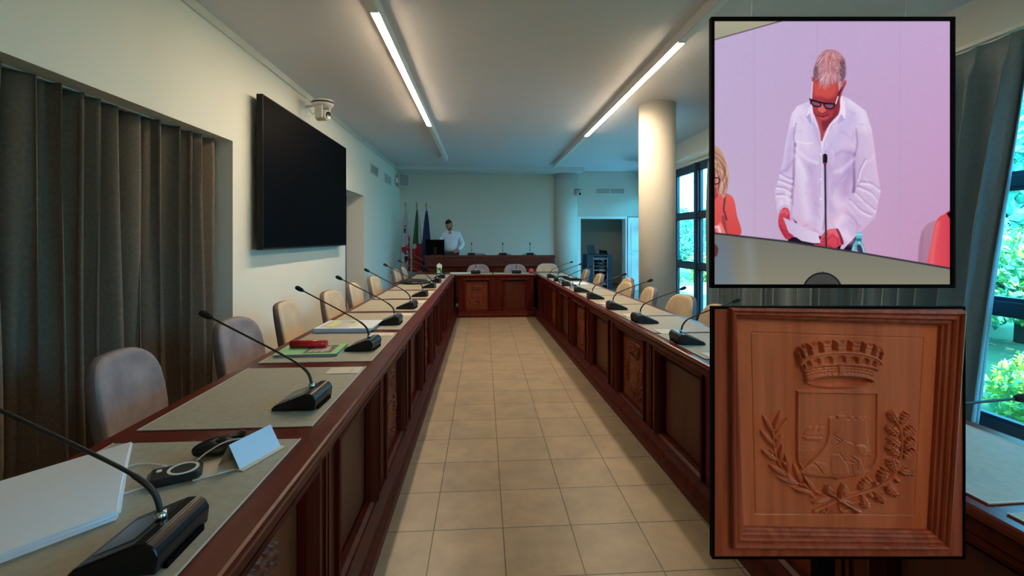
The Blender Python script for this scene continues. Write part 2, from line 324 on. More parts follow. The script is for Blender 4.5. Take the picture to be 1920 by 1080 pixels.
    # stippled ground
    if fine:
        M = (F.id == 2) & inside(F.X, F.Y, [a4(*p) for p in [(555, 370), (760, 365), (690, 450), (560, 520)]]) | inside(F.X, F.Y, [a4(*p) for p in [(1215, 370), (1325, 370), (1325, 520), (1290, 590), (1190, 600), (1200, 470)]])
        F.H[M] += rng.rand(M.sum()) * 1.1 - .4
        M = inside(F.X, F.Y, T); F.H[M] += rng.rand(M.sum()) * .3
    # olive branch
    st = smooth([a4(*p) for p in [(285, 150), (290, 230), (300, 340), (335, 470), (400, 570), (470, 640), (590, 720), (740, 790), (850, 835), (900, 845)]], 5, False)
    F.ridge(st, 5, 4, 0, 3)
    def leaf(a, b, w, h=5.5, i=3, base=.5):
        (ax, ay), (bx, by) = a, b; dx, dy = bx - ax, by - ay; L = math.hypot(dx, dy); nx, ny = -dy / L, dx / L
        P = [(ax + dx * t + nx * w * q, ay + dy * t + ny * w * q) for t, q in ((0, 0), (.15, .55), (.35, .95), (.55, 1), (.78, .65), (1, 0), (.78, -.65), (.55, -1), (.35, -.95), (.15, -.55))]
        F.raise_(smooth(P, 3), base, h, w * .8, i); F.cut([(ax, ay), (ax + dx * .95, ay + dy * .95)], 2.2, 1.6)
    for (a, b, c, d) in [(290, 190, 190, 10 - 0), (290, 190, 370, -40), (295, 215, 448, 30), (295, 310, 165, 160), (300, 345, 390, 195), (330, 470, 178, 355), (350, 510, 385, 300), (430, 625, 255, 510), (440, 610, 415, 395), (560, 700, 335, 635), (580, 710, 500, 500), (700, 795, 475, 735), (725, 790, 600, 625), (885, 840, 680, 885)]:
        leaf(a4(a, b), a4(c, d), 11)
    for x, y in ((316, 240), (275, 380), (395, 492), (437, 645), (613, 722), (692, 832)):
        q = a4(x, y); F.ridge([q, (q[0] + .1, q[1])], 8, 6.5, 0, 3)
    # oak branch
    ost = smooth([a4(*p) for p in [(1540, 80), (1575, 160), (1590, 260), (1580, 400), (1545, 520), (1500, 620), (1390, 710), (1260, 770), (1150, 805), (1010, 850), (960, 865)]], 5, False)
    F.ridge(ost, 5, 4.5, 0, 4)
    for P in ([(1545, 560), (1620, 590)], [(1380, 715), (1385, 660)], [(1170, 800), (1210, 850)], [(1400, 720), (1470, 710)]): F.ridge([a4(*p) for p in P], 4, 4, 0, 4)
    def oak(a, b, w):
        (ax, ay), (bx, by) = a4(*a), a4(*b); dx, dy = bx - ax, by - ay; L = math.hypot(dx, dy); nx, ny = -dy / L, dx / L; P = []
        prof = [(0, 0)]
        for j in range(4):
            t = .12 + j * .22; m = (0.7, 1., .95, .7)[j]
            prof += [(t, m * .55), (t + .08, m), (t + .16, m)]
        prof.append((1.0, .25)); Q = prof + [(t, -q) for t, q in prof[::-1] if q]
        P = [(ax + dx * t + nx * w * q, ay + dy * t + ny * w * q) for t, q in Q]
        F.raise_(smooth(P, 2), .6, 6, 6, 4)
        F.cut([(ax, ay), (ax + dx * .95, ay + dy * .95)], 2.4, 2.2)
        for j in range(4):
            t = .14 + j * .2
            for sgn in (1, -1): F.cut([(ax + dx * t, ay + dy * t), (ax + dx * (t + .17) + nx * w * .8 * sgn, ay + dy * (t + .17) + ny * w * .8 * sgn)], 2.0, 1.5)
    for a, b in [((1545, 85), (1465, -75 + 40)), ((1575, 105), (1655, -50 + 30)), ((1555, 210), (1440, 115)), ((1600, 215), (1715, 135)), ((1570, 320), (1450, 225)), ((1605, 345), (1722, 245)), ((1560, 415), (1440, 310)), ((1590, 450), (1722, 350)), ((1505, 580), (1465, 440)), ((1555, 565), (1698, 590)), ((1370, 690), (1420, 530)), ((1160, 765), (1270, 645)), ((1190, 830), (1235, 945)), ((1310, 790), (1405, 880)), ((1430, 710), (1530, 820))]:
        oak(a, b, 20)
    for x, y in ((1320, 690), (1272, 815), (1540, 665), (1520, 470)):
        q = a4(x, y); F.ridge([q, (q[0] + 5, q[1] + 3)], 9, 6, 0, 4)
    # ribbon
    for P in ([(940, 850), (900, 770), (850, 705), (815, 720), (812, 780), (850, 810), (900, 830)], [(960, 850), (950, 780), (985, 700), (1005, 700), (1045, 740), (1045, 790), (1000, 820)], [(925, 860), (960, 840), (975, 870), (950, 885)]):
        F.raise_(smooth([a4(*p) for p in P]), 1.0, 6.5, 9, 5)
    F.cut([a4(870, 770), a4(915, 815)], 4, 3.5); F.cut([a4(982, 770), a4(975, 820)], 4, 3.5)
    F.raise_([a4(*p) for p in [(985, 862), (1160, 965), (1155, 1000), (965, 885)]], 0, 6, 6, 5)
    F.raise_([a4(*p) for p in [(935, 860), (700, 965), (695, 1000), (940, 890)]], 0, 4.5, 7, 5)
    for P in ([(955, 880), (965, 960), (1000, 990), (1075, 960)], [(1000, 870), (1080, 900), (1170, 880)], [(700, 910), (850, 890), (920, 850)], [(780, 1000), (800, 970), (825, 1005), (850, 960)], [(1110, 950), (1180, 990), (1150, 1000)]):
        F.ridge([a4(*p) for p in P], 4, 3.2, 0, 5)
    return F

def paint():
    """the inset picture shown on the added display, painted in the photograph's own proportions; ids 0 backdrop, 1 man, 2 microphone, 3 bottle, 4 left person, 5 right person, 6 fan, 7 paper"""
    F = Field(20, 17, 953, 1055, 2.0979 * 1.0)
    X, Y = F.X, F.Y
    A = lambda x, y: ((110 + x / 5.4) * 2.0979, (50 + y / 5.4) * 2.0979)
    B = lambda x, y: ((110 + x / 4.909) * 2.0979, (250 + y / 4.909) * 2.0979)
    t = ((X - 20) / 933)[..., None]; v = ((Y - 17) / 1038)[..., None]
    F.C[:] = np.array([186, 168, 208.]) * (1 - t) * (1 - v) + np.array([198, 166, 208.]) * t * (1 - v) + np.array([198, 176, 206.]) * (1 - t) * v + np.array([198, 146, 184.]) * t * v
    for x in (180, 430, 755): F.line([(x, 0), (x + 4, 1000)], 3, (176, 156, 196), .35, 5)
    rng = random.Random(5); N = np.random.RandomState(4)
    F.fill([(0, 0), (300, 0), (300, 14), (20, 92), (0, 96)], (168, 164, 138), 1.5, col2=(150, 152, 132)); F.line([(0, 96), (20, 91), (290, 15)], 2, (60, 40, 60), .8)
    # person at the left edge of the picture
    F.fill(smooth([(0, 690), (40, 700), (75, 697), (100, 720), (112, 780), (124, 862), (0, 862)]), (226, 96, 92), 2, i=4, col2=(205, 70, 72))
    F.fill([(0, 560), (30, 560), (48, 640), (44, 700), (10, 740), (0, 740)], (176, 60, 66), 3, i=4)
    F.line([(66, 705), (60, 760), (72, 800)], 3, (60, 30, 50), .8, 3); F.line([(58, 790), (70, 860)], 5, (70, 35, 50), .5, 6)
    F.fill(smooth([(0, 508), (28, 508), (52, 530), (70, 575), (80, 625), (74, 680), (62, 715), (48, 690), (50, 640), (38, 600), (20, 570), (0, 575)]), (196, 150, 128), 3, i=4)
    for k in range(46):
        x = rng.uniform(0, 62); y = rng.uniform(510, 600)
        F.line(smooth([(x * .3 + 4, y), (x * .8 + 10, y + 30), (x + 14, y + 70), (x + 8 + rng.uniform(-6, 6), y + 105)], 4, False), 1.6, rng.choice([(226, 190, 160), (150, 100, 86), (120, 70, 64), (214, 170, 140)]), .7, 2, only=[4])
    F.line([(20, 636), (36, 634), (46, 642), (42, 656), (26, 660), (20, 655)], 2.4, (70, 20, 40), .9, 2)
    F.fill(smooth([(30, 850), (36, 822), (48, 812), (62, 838), (68, 858), (48, 866)]), (236, 124, 118), 2, i=4)
    F.line([(20, 830), (40, 828), (46, 850)], 5, (240, 210, 225), .8, 3)
    # chair and person at the right edge
    F.fill(smooth([(826, 965), (832, 890), (850, 832), (885, 806), (930, 804), (953, 815), (953, 990), (826, 975)]), (178, 132, 156), 3, col2=(170, 120, 150))
    F.line([(846, 850), (836, 960)], 4, (150, 110, 136), .5, 6)
    F.fill(smooth([(862, 985), (880, 890), (898, 808), (928, 780), (975, 775), (975, 1000), (865, 1000)]), (230, 84, 92), 2, i=5, col2=(206, 62, 84), ax=(1, 0))
    F.line([(905, 815), (888, 900), (880, 985)], 8, (238, 116, 118), .6, 10, only=[5]); F.fill([(940, 774), (960, 766), (960, 800), (948, 790)], (30, 14, 30), 1.5)
    # trousers
    F.fill([B(195, 800), B(470, 820), B(700, 800), B(830, 790), B(830, 960), B(195, 870)], (26, 14, 38), 2, i=1)
    # shirt
    T = [(405, 328), (350, 352), (328, 382), (318, 430), (300, 520), (296, 560), (276, 640), (262, 690), (268, 745), (272, 775), (290, 752), (318, 752), (322, 775), (330, 700), (332, 792), (342, 815), (380, 838), (430, 866), (470, 850), (500, 832), (498, 826), (504, 836), (530, 880), (520, 915), (530, 920), (575, 872), (660, 790), (668, 740), (680, 688), (672, 640), (664, 590), (656, 520), (644, 440), (622, 372), (560, 325), (527, 310)]
    F.fill(T, (214, 196, 230), 1.6, i=1, col2=(206, 178, 212), ax=(.35, 1))
    # broad shading
    dark, lite, blu, pnk = (168, 142, 192), (240, 228, 248), (188, 174, 224), (222, 176, 204)
    def sh(P, wd, c, a, f=None): F.line(smooth(P, 5, False), wd, c, a, f or wd * 1.6, only=[1])
    sh([(352, 356), (336, 420), (342, 500)], 14, lite, .6); sh([(560, 332), (604, 370), (620, 440)], 15, lite, .6)
    sh([(370, 380), (380, 480), (400, 560)], 14, lite, .35); sh([(560, 400), (520, 460), (470, 520)], 16, blu, .5)
    sh([(425, 415), (430, 470), (445, 510)], 8, (180, 164, 214), .7); sh([(400, 380), (420, 440)], 8, blu, .7)
    sh([(342, 500), (338, 560), (336, 640), (330, 700), (330, 740)], 4, (110, 80, 130), .65, 5); sh([(576, 540), (574, 600), (576, 660), (572, 690)], 5, (96, 66, 118), .75, 6)
    sh([(560, 545), (552, 620), (540, 680), (560, 720)], 16, (176, 144, 192), .7); sh([(590, 560), (600, 620), (590, 660)], 10, (192, 160, 206), .6)
    sh([(350, 560), (368, 640), (384, 740), (392, 790)], 14, lite, .45); sh([(400, 590), (420, 680), (430, 760)], 16, dark, .35)
    sh([(480, 600), (520, 640), (560, 610)], 22, dark, .45); sh([(470, 560), (560, 560)], 26, (184, 160, 208), .5); sh([(390, 560), (440, 600), (450, 640)], 18, (186, 162, 210), .5)
    sh([(480, 700), (520, 740), (560, 720)], 14, lite, .4); sh([(500, 660), (478, 700), (485, 760)], 10, dark, .4); sh([(540, 760), (500, 800), (470, 820)], 10, pnk, .5)
    sh([(346, 520), (390, 560), (430, 575)], 6, lite, .6); sh([(574, 560), (530, 600), (500, 612)], 6, lite, .5); sh([(350, 490), (380, 498), (410, 498)], 2.2, lite, .9)
    sh([(572, 540), (530, 530), (500, 545)], 5, dark, .5); sh([(340, 545), (372, 600), (385, 640)], 7, lite, .5); sh([(345, 800), (400, 830), (440, 850)], 7, pnk, .6)
    sh([(448, 520), (450, 600), (452, 700), (440, 860)], 10, (226, 214, 240), .5); sh([(462, 530), (468, 700), (452, 840)], 2, (150, 126, 176), .8); sh([(440, 520), (440, 700)], 1.6, (170, 150, 196), .5)
    for y in (540, 640, 718): F.line([(443, y), (444, y + 1)], 2.5, (250, 244, 252), 1, 2)
    sh([(420, 850), (440, 862)], 8, dark, .6); sh([(330, 800), (344, 812)], 4, (40, 20, 50), .9)
    # sleeves
    sh([(324, 420), (306, 520), (290, 600), (270, 690)], 12, (206, 196, 232), .7); sh([(334, 450), (320, 540), (312, 600)], 10, dark, .4); sh([(340, 560), (310, 600), (285, 612)], 5, dark, .6)
    sh([(640, 450), (660, 560), (672, 650)], 12, (226, 190, 214), .6); sh([(600, 470), (606, 560), (610, 620)], 14, (206, 180, 216), .8)
    sh([(582, 440), (588, 500), (578, 545)], 3, (140, 112, 160), .6); sh([(346, 420), (336, 470), (342, 510)], 2.5, (140, 116, 170), .5)
    for (P, w) in [([(280, 615), (305, 630), (330, 640)], 4), ([(270, 640), (300, 650), (328, 662)], 4), ([(266, 668), (300, 674), (324, 690)], 4), ([(268, 700), (300, 700), (322, 716)], 4), ([(600, 650), (640, 655), (674, 680)], 5), ([(590, 668), (640, 690), (672, 730)], 5), ([(578, 690), (620, 730), (655, 760)], 5), ([(560, 720), (600, 760), (640, 780)], 5), ([(620, 560), (600, 600), (590, 640)], 4)]:
        sh(P, w * .7, (150, 122, 172), .65); sh([(x + 2, y + 8) for x, y in P], w * .8, (244, 228, 246), .75)
    sh([(540, 770), (580, 800), (590, 850)], 4, dark, .5); sh([(530, 790), (510, 830), (560, 880)], 14, (236, 220, 244), .7); sh([(578, 862), (600, 830), (650, 790)], 6, (206, 172, 206), .6)
    sh([(565, 790), (600, 830)], 2, dark, .6); sh([(290, 725), (290, 750)], 9, (236, 226, 246), .6); sh([(310, 700), (316, 750)], 8, (236, 226, 246), .6); sh([(278, 760), (296, 744), (318, 748)], 2, dark, .6)
    for k in range(70):
        x = rng.uniform(275, 665); y = rng.uniform(360, 850); a = rng.uniform(-1.2, 1.2) + (1.2 if x > 470 else 1.7); l = rng.uniform(10, 40)
        sh([(x, y), (x + math.cos(a) * l * .5 + 3, y + math.sin(a) * l * .5), (x + math.cos(a) * l, y + math.sin(a) * l)], rng.uniform(1.5, 4), rng.choice([dark, lite, pnk]), .28)
    # neck, chest
    F.fill(smooth([A(455, 560), A(470, 700), A(520, 800), A(545, 900), A(553, 1000), A(590, 900), A(640, 810), A(735, 700), A(745, 540)]), (150, 48, 62), 2, i=1)
    F.fill([A(470, 720), A(550, 780), A(640, 770), A(590, 900), A(556, 990), A(535, 880)], (178, 70, 76), 5, a=.9)
    F.fill(smooth([A(560, 780), A(650, 760), A(720, 680), A(690, 740), A(600, 870), A(570, 880)]), (110, 34, 50), 5, a=.8)
    # collar
    F.fill([A(455, 570), A(440, 640), A(395, 740), A(440, 705), A(462, 820), A(470, 700), A(462, 640)], (232, 220, 244), 1.6, i=1)
    F.fill([A(400, 745), A(440, 710), A(462, 825), A(430, 800)], (168, 156, 210), 3, a=.8)
    F.fill([A(760, 525), A(740, 560), A(745, 640), A(730, 740), A(755, 715), A(793, 770), A(800, 700), A(790, 600)], (238, 222, 244), 1.6, i=1)
    F.fill([A(735, 745), A(760, 720), A(790, 772), A(720, 820)], (178, 158, 208), 3, a=.8)
    F.fill([A(462, 700), A(480, 800), A(520, 870), A(556, 1060), A(566, 990), A(545, 990), A(520, 830), A(480, 720)], (222, 206, 238), 1.5, i=1)
    F.line([A(735, 740), A(640, 830), A(570, 1000), A(562, 1060)], 2.5, (240, 228, 248), .9, 2)
    # ears and head
    F.fill(smooth([A(780, 380), A(806, 378), A(808, 400), A(790, 440), A(765, 500), A(750, 540), A(740, 480)]), (196, 82, 92), 1.5, i=1)
    F.fill(smooth([A(450, 340), A(478, 345), A(480, 400), A(462, 380)]), (206, 96, 104), 1.5, i=1); F.line([A(795, 400), A(760, 480)], 1.5, (120, 36, 54), .8)
    F.fill(smooth([A(480, 340), A(465, 480), A(462, 560), A(470, 640), A(495, 700), A(530, 750), A(570, 785), A(620, 770), A(670, 720), A(700, 650), A(735, 560), A(765, 430), A(760, 340), A(620, 260)]), (198, 72, 72), 2, i=1, col2=(150, 46, 60))
    F.fill(smooth([A(490, 400), A(560, 390), A(640, 420), A(700, 440), A(690, 520), A(600, 560), A(520, 550), A(480, 500)]), (206, 84, 76), 10, a=.8)
    F.fill(smooth([A(740, 430), A(760, 440), A(735, 600), A(700, 700), A(650, 760), A(690, 640), A(705, 540)]), (128, 38, 54), 5, a=.75)
    F.fill(smooth([A(470, 640), A(520, 660), A(610, 700), A(680, 690), A(640, 755), A(570, 782), A(510, 730)]), (170, 60, 72), 4, a=.8)
    F.line(smooth([A(500, 560), A(540, 548), A(600, 575)], 5, False), 6, (140, 44, 54), .6, 6); F.line(smooth([A(620, 590), A(670, 575), A(700, 560)], 5, False), 5, (120, 40, 50), .6, 6)
    F.fill(smooth([A(520, 640), A(545, 600), A(580, 640), A(600, 690), A(560, 710), A(525, 690)]), (216, 104, 100), 4, a=.9)
    F.line(smooth([A(530, 695), A(560, 712), A(600, 695)], 5, False), 2, (110, 26, 44), .8); F.line(smooth([A(515, 725), A(560, 742), A(620, 722)], 5, False), 2.5, (104, 22, 40), .9); F.line(smooth([A(530, 752), A(570, 765), A(610, 750)], 5, False), 4, (196, 92, 96), .6, 4)
    # glasses
    for P in ([(452, 580), (530, 598), (548, 625), (530, 640), (480, 632), (458, 615)], [(585, 612), (682, 615), (680, 640), (655, 662), (605, 655), (588, 635)]):
        q = [A(*p) for p in P]; F.fill(q, (120, 90, 120), 2, a=.7); F.line(smooth(q) + [q[0]], 2.6, (24, 16, 34), 1, 1.6)
    F.line([A(440, 568), A(520, 592), A(600, 608), A(690, 612)], 3.2, (22, 14, 32), 1, 2); F.line([A(440, 560), A(450, 590)], 3, (24, 18, 36), 1, 2)
    F.line([A(700, 610), A(725, 530)], 2.2, (236, 224, 240), 1, 1.5); F.line([A(725, 530), A(760, 450)], 2.6, (60, 24, 44), .9, 2); F.line([A(448, 560), A(466, 390)], 2, (220, 206, 232), .9, 1.5)
    # hair
    F.fill(smooth([A(478, 350), A(478, 280), A(490, 215), A(530, 130), A(580, 75), A(640, 60), A(710, 75), A(770, 130), A(795, 200), A(795, 300), A(775, 375), A(735, 430), A(720, 380), A(650, 400), A(600, 420), A(560, 410), A(545, 370), A(500, 370)]), (176, 116, 128), 2.5, i=1)
    F.fill(smooth([A(720, 260), A(790, 240), A(790, 320), A(760, 380), A(735, 340)]), (88, 56, 74), 6, a=.75); F.fill(smooth([A(480, 260), A(510, 230), A(505, 300), A(482, 345)]), (96, 66, 84), 5, a=.7)
    F.fill(smooth([A(560, 110), A(640, 90), A(700, 120), A(700, 200), A(640, 240), A(560, 200)]), (196, 112, 114), 12, a=.7)
    F.fill(smooth([A(560, 300), A(620, 290), A(640, 350), A(590, 415), A(560, 395)]), (206, 156, 164), 5, a=.7)
    F.fill(smooth([A(730, 400), A(770, 380), A(745, 460), A(728, 480)]), (206, 160, 176), 3, a=.8)
    F.fill(smooth([A(478, 345), A(480, 260), A(505, 190), A(540, 140), A(545, 220), A(520, 300), A(500, 350)]), (112, 78, 94), 8, a=.7); F.fill(smooth([A(795, 330), A(797, 220), A(770, 140), A(730, 170), A(735, 260), A(720, 330), A(750, 390), A(775, 370)]), (104, 66, 84), 8, a=.7)
    cap = [(478, 350), (478, 280), (490, 215), (530, 130), (580, 75), (640, 60), (710, 75), (770, 130), (795, 200), (795, 300), (775, 375), (735, 430), (720, 380), (650, 400), (600, 420), (560, 410), (545, 370), (500, 370)]
    q = 0
    while q < 560:
        x, y = rng.uniform(478, 796), rng.uniform(60, 420)
        if not inside(np.array([x]), np.array([y]), cap)[0]: continue
        q += 1; dx, dy = (x - 650) * .55 + rng.uniform(-14, 14), (y - 60) * .25 + 40; L = math.hypot(dx, dy); l = rng.uniform(22, 62); dx, dy = dx / L * l, dy / L * l
        edge = abs(x - 640) > 105; pal = [(120, 80, 96), (86, 54, 70), (186, 150, 164), (150, 108, 122)] if edge else [(224, 186, 196), (206, 156, 166), (168, 104, 114), (140, 84, 96), (232, 202, 210), (196, 130, 138)]
        F.line(smooth([A(x, y), A(x + dx * .5 + rng.uniform(-5, 5), y + dy * .5), A(x + dx, y + dy)], 3, False), rng.uniform(.6, 1.2), rng.choice(pal), .6, 1.3, only=[1])
    for k in range(60):
        x = rng.uniform(500, 780); y = 75 + abs(x - 640) ** 2 * .004; F.line([A(x, y + 12), A(x + rng.uniform(-16, 16), y - rng.uniform(2, 18))], .8, (196, 140, 152), .6, 1.2)
    # hands
    F.fill(smooth([B(110, 610), B(140, 545), B(170, 530), B(205, 560), B(215, 640), B(245, 770), B(240, 800), B(190, 828), B(150, 790), B(108, 700)]), (206, 70, 88), 1.8, i=1, col2=(190, 52, 72))
    for P in ([(150, 620), (190, 630), (205, 590)], [(150, 740), (200, 760), (245, 775)], [(160, 775), (200, 790), (240, 795)], [(120, 700), (150, 770), (180, 815)]): F.line(smooth([B(*p) for p in P], 4, False), 2, (136, 30, 54), .7, 2.5)
    F.line(smooth([B(130, 580), B(165, 560), B(190, 590)], 4, False), 5, (232, 112, 122), .7, 6)
    F.fill(smooth([B(490, 830), B(540, 750), B(630, 728), B(670, 760), B(705, 860), B(680, 880), B(650, 900), B(640, 925), B(560, 910), B(450, 885), B(440, 870), B(490, 870)]), (222, 84, 102), 1.8, i=1, col2=(206, 60, 82))
    for P in ([(490, 860), (540, 840), (590, 800)], [(500, 880), (550, 875), (600, 900)], [(600, 790), (650, 820), (655, 880)], [(560, 770), (520, 830)]): F.line(smooth([B(*p) for p in P], 4, False), 2, (150, 36, 60), .7, 2.5)
    F.line(smooth([B(570, 760), B(620, 750), B(650, 790)], 4, False), 6, (240, 124, 134), .6, 7); F.fill(smooth([B(640, 730), B(665, 740), B(710, 850), B(690, 875), B(670, 800)]), (110, 24, 48), 2, a=.8)
    # paper
    F.fill([B(148, 620), B(245, 665), B(380, 735), B(480, 770), B(495, 862), B(430, 862), B(320, 840), B(200, 760)], (200, 176, 212), 1.6, i=7, col2=(222, 206, 232), ax=(1, 0))
    F.fill([B(478, 795), B(505, 800), B(488, 828)], (20, 8, 26), 1.5)
    # bottle
    F.fill(smooth([B(820, 770), B(845, 764), B(878, 770), B(880, 815), B(874, 830), B(905, 920), B(912, 1000), B(780, 1000), B(790, 890), B(822, 830)]), (96, 190, 206), 1.5, i=3, col2=(120, 150, 170))
    F.fill([B(826, 815), B(876, 818), B(872, 845), B(826, 842)], (20, 120, 140), 1.5); F.fill([B(830, 880), B(870, 870), B(895, 960), B(840, 960)], (36, 30, 56), 4, a=.8)
    for P in ([(800, 900), (795, 960)], [(850, 850), (885, 900), (900, 960)], [(820, 780), (878, 782)], [(815, 930), (850, 945)]): F.line([B(*p) for p in P], 2, (206, 236, 244), .8, 2)
    # microphone
    F.line([B(536, 130), B(546, 910)], 3.6, (26, 22, 34), 1, 2, i=2); F.line([B(532, 150), B(541, 900)], 1, (120, 110, 130), .7, 1.2)
    F.fill(smooth([B(516, 60), B(524, 38), B(548, 38), B(558, 60), B(556, 115), B(545, 135), B(530, 135), B(517, 115)]), (16, 14, 22), 1.5, i=2); F.line([B(520, 120), B(538, 126), B(554, 120)], 2, (206, 70, 70), .9, 1.5); F.line([B(524, 50), B(522, 100)], 2, (90, 90, 104), .6, 3)
    # wall under the slanted screen edge
    E = [(0, 846), (20, 850), (300, 882), (600, 928), (953, 989), (990, 996)]
    F.fill(E + [(990, 1100), (0, 1100)], (112, 112, 104), 1.6, i=0, col2=(140, 136, 116))
    F.fill([(0, 880), (80, 880), (110, 1080), (0, 1080)], (96, 120, 146), 40, a=.6); F.line([(160, 900), (170, 1055)], 18, (140, 152, 158), .4, 26)
    F.line([(x, y + 3) for x, y in E], 3, (34, 26, 40), .9, 3)
    F.fill(smooth([(0, 895), (22, 893), (38, 912), (34, 940), (20, 948), (0, 945)]), (96, 48, 52), 3)
    # fan
    c = (450, 1088)
    ring = lambda r, sx=1.: [(c[0] + r * sx * math.cos(a), c[1] + r * math.sin(a)) for a in np.linspace(math.pi, 2 * math.pi, 30)]
    F.fill(ring(78), (70, 72, 68), 2, a=.75, i=6)
    for r in range(14, 78, 6): F.line(ring(r), .9, (24, 24, 26), .8, 1.4)
    for k in range(-12, 13): a = math.radians(270 + k * 7); F.line([c, (c[0] + 78 * math.cos(a), c[1] + 78 * math.sin(a))], .8, (24, 24, 26), .7, 1.3)
    F.line(ring(78), 2.6, (16, 16, 18), 1, 1.6); F.line([(452, 1008), (450, 1016)], 3, (30, 50, 60), 1, 2)
    # woven grain of the filmed screen
    F.C += N.randn(*F.X.shape)[..., None] * 2.2 + np.sin(F.Y * 1.5)[..., None] * 1.0
    F.C = np.clip(F.C, 0, 255)
    return F
# ---------------------------------------------------------------- the room
XL, XR, YB, ZC = -2.13, 3.60, 11.9, 3.15
Y0 = -3.0
struct(MB().box(-2.9, Y0, -.12, 3.72, 10.25, 0).box(-2.9, 10.25, -.12, 4.33, 12.1, 0).box(-2.9, 12.1, -.12, 5.2, 14.2, 0).build('floor', 'floor_tiles'))
struct(MB().box(-2.9, Y0, ZC, 3.8, 10.25, ZC + .2).box(-2.9, 10.25, ZC, 5.2, 14.2, ZC + .2).build('ceiling', 'ceiling_paint'))
wl_ = MB(); x0 = -2.75
wl_.box(x0, Y0, 2.225, XL, 4.05, ZC).box(x0, 4.05, 0, XL, 7.25, ZC).box(x0, 7.25, 2.155, XL, 8.37, ZC).box(x0, 8.37, 0, XL, YB + .2, ZC)
wl_.box(x0 - .15, Y0, 0, -2.62, 4.05, 2.225).box(x0 - .15, 7.25, 0, -2.62, 8.37, 2.155)
struct(wl_.build('wall_left', 'wall_paint'))
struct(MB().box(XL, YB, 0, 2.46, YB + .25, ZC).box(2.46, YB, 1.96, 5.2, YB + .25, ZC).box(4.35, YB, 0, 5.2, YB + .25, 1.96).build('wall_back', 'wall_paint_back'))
struct(MB().box(-2.9, Y0 - .2, 0, 3.75, Y0, ZC).build('wall_front', 'wall_paint'))
bays = [10.30, 9.425, 8.55, 7.62, 6.69, 5.76, 4.83, 4.09, 3.35, 2.42, 1.49, .56, -.37, -1.3, -2.23]
wr = MB().box(XR, Y0, 2.68, XR + .15, 10.3, ZC).box(XR, Y0, -.1, XR + .15, bays[-1], 2.68)
wr.box(XR, 10.3, 0, 4.3, 10.4, ZC).box(4.17, 10.4, 0, 4.3, 10.45, ZC).box(4.17, 11.85, 0, 4.3, YB, ZC).box(4.17, 10.45, 2.68, 4.3, 11.85, ZC)
struct(wr.build('wall_right', 'wall_paint'))
# recess behind the back-right doorway
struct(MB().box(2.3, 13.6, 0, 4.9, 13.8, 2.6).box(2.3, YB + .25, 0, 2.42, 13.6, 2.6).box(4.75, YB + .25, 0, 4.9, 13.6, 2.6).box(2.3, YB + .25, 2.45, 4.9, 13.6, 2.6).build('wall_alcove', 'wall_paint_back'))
struct(MB().box(XL, Y0, ZC - .075, XL + .018, YB, ZC).build('trim_1', 'wall_paint_back', bevel=.004))
struct(MB().box(XL, 11.25, ZC - .09, 2.5, YB, ZC).build('trim_2', 'ceiling_paint'))
struct(MB().lathe([(.235, 0), (.235, ZC)], 48, (2.29, 5.92, 0)).build('trim_3', 'column_paint', smooth=False)); bpy.data.objects['trim_3'].name = 'trim_column'
for f in bpy.data.objects['trim_column'].data.polygons:
    if abs(f.normal.z) < .5: f.use_smooth = True
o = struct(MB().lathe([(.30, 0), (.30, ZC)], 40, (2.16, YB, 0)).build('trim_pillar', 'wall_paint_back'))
for f in o.data.polygons:
    if abs(f.normal.z) < .5: f.use_smooth = True
struct(MB().box(XL, 4.05, 0, XL + .012, 7.25, .08).box(XL, 8.37, 0, XL + .012, YB, .08).build('baseboard_left', 'door_white'))
struct(MB().box(XL, YB - .012, 0, 1.86, YB, .08).build('baseboard_back', 'door_white'))
# door frame and open white leaf of the back-right opening
d = empty('door_1', (2.46, YB, 0)); d['kind'] = 'structure'
MB().box(0, -.03, 0, .09, .27, 1.96).box(1.28, -.03, 0, 1.33, .27, 1.96).box(.09, -.03, 1.90, 1.28, .27, 1.96).build('door_frame', 'door_white', d, bevel=.004)
lf = MB().box(1.34, -.05, .01, 1.89, -.005, 1.94).box(1.42, -.058, .2, 1.81, -.05, .9).box(1.42, -.058, 1.05, 1.81, -.05, 1.8).build('door_leaf', 'door_white', d, bevel=.004)
MB().tube([(1.40, -.05, .98), (1.40, -.1, .98), (1.5, -.1, .98)], .008).build('handle', 'handle', lf, smooth=True)
# dais for the presiding bench
struct(MB().box(-2.12, 9.85, 0, 1.83, YB, .15).build('trim_dais', 'wood_front'))

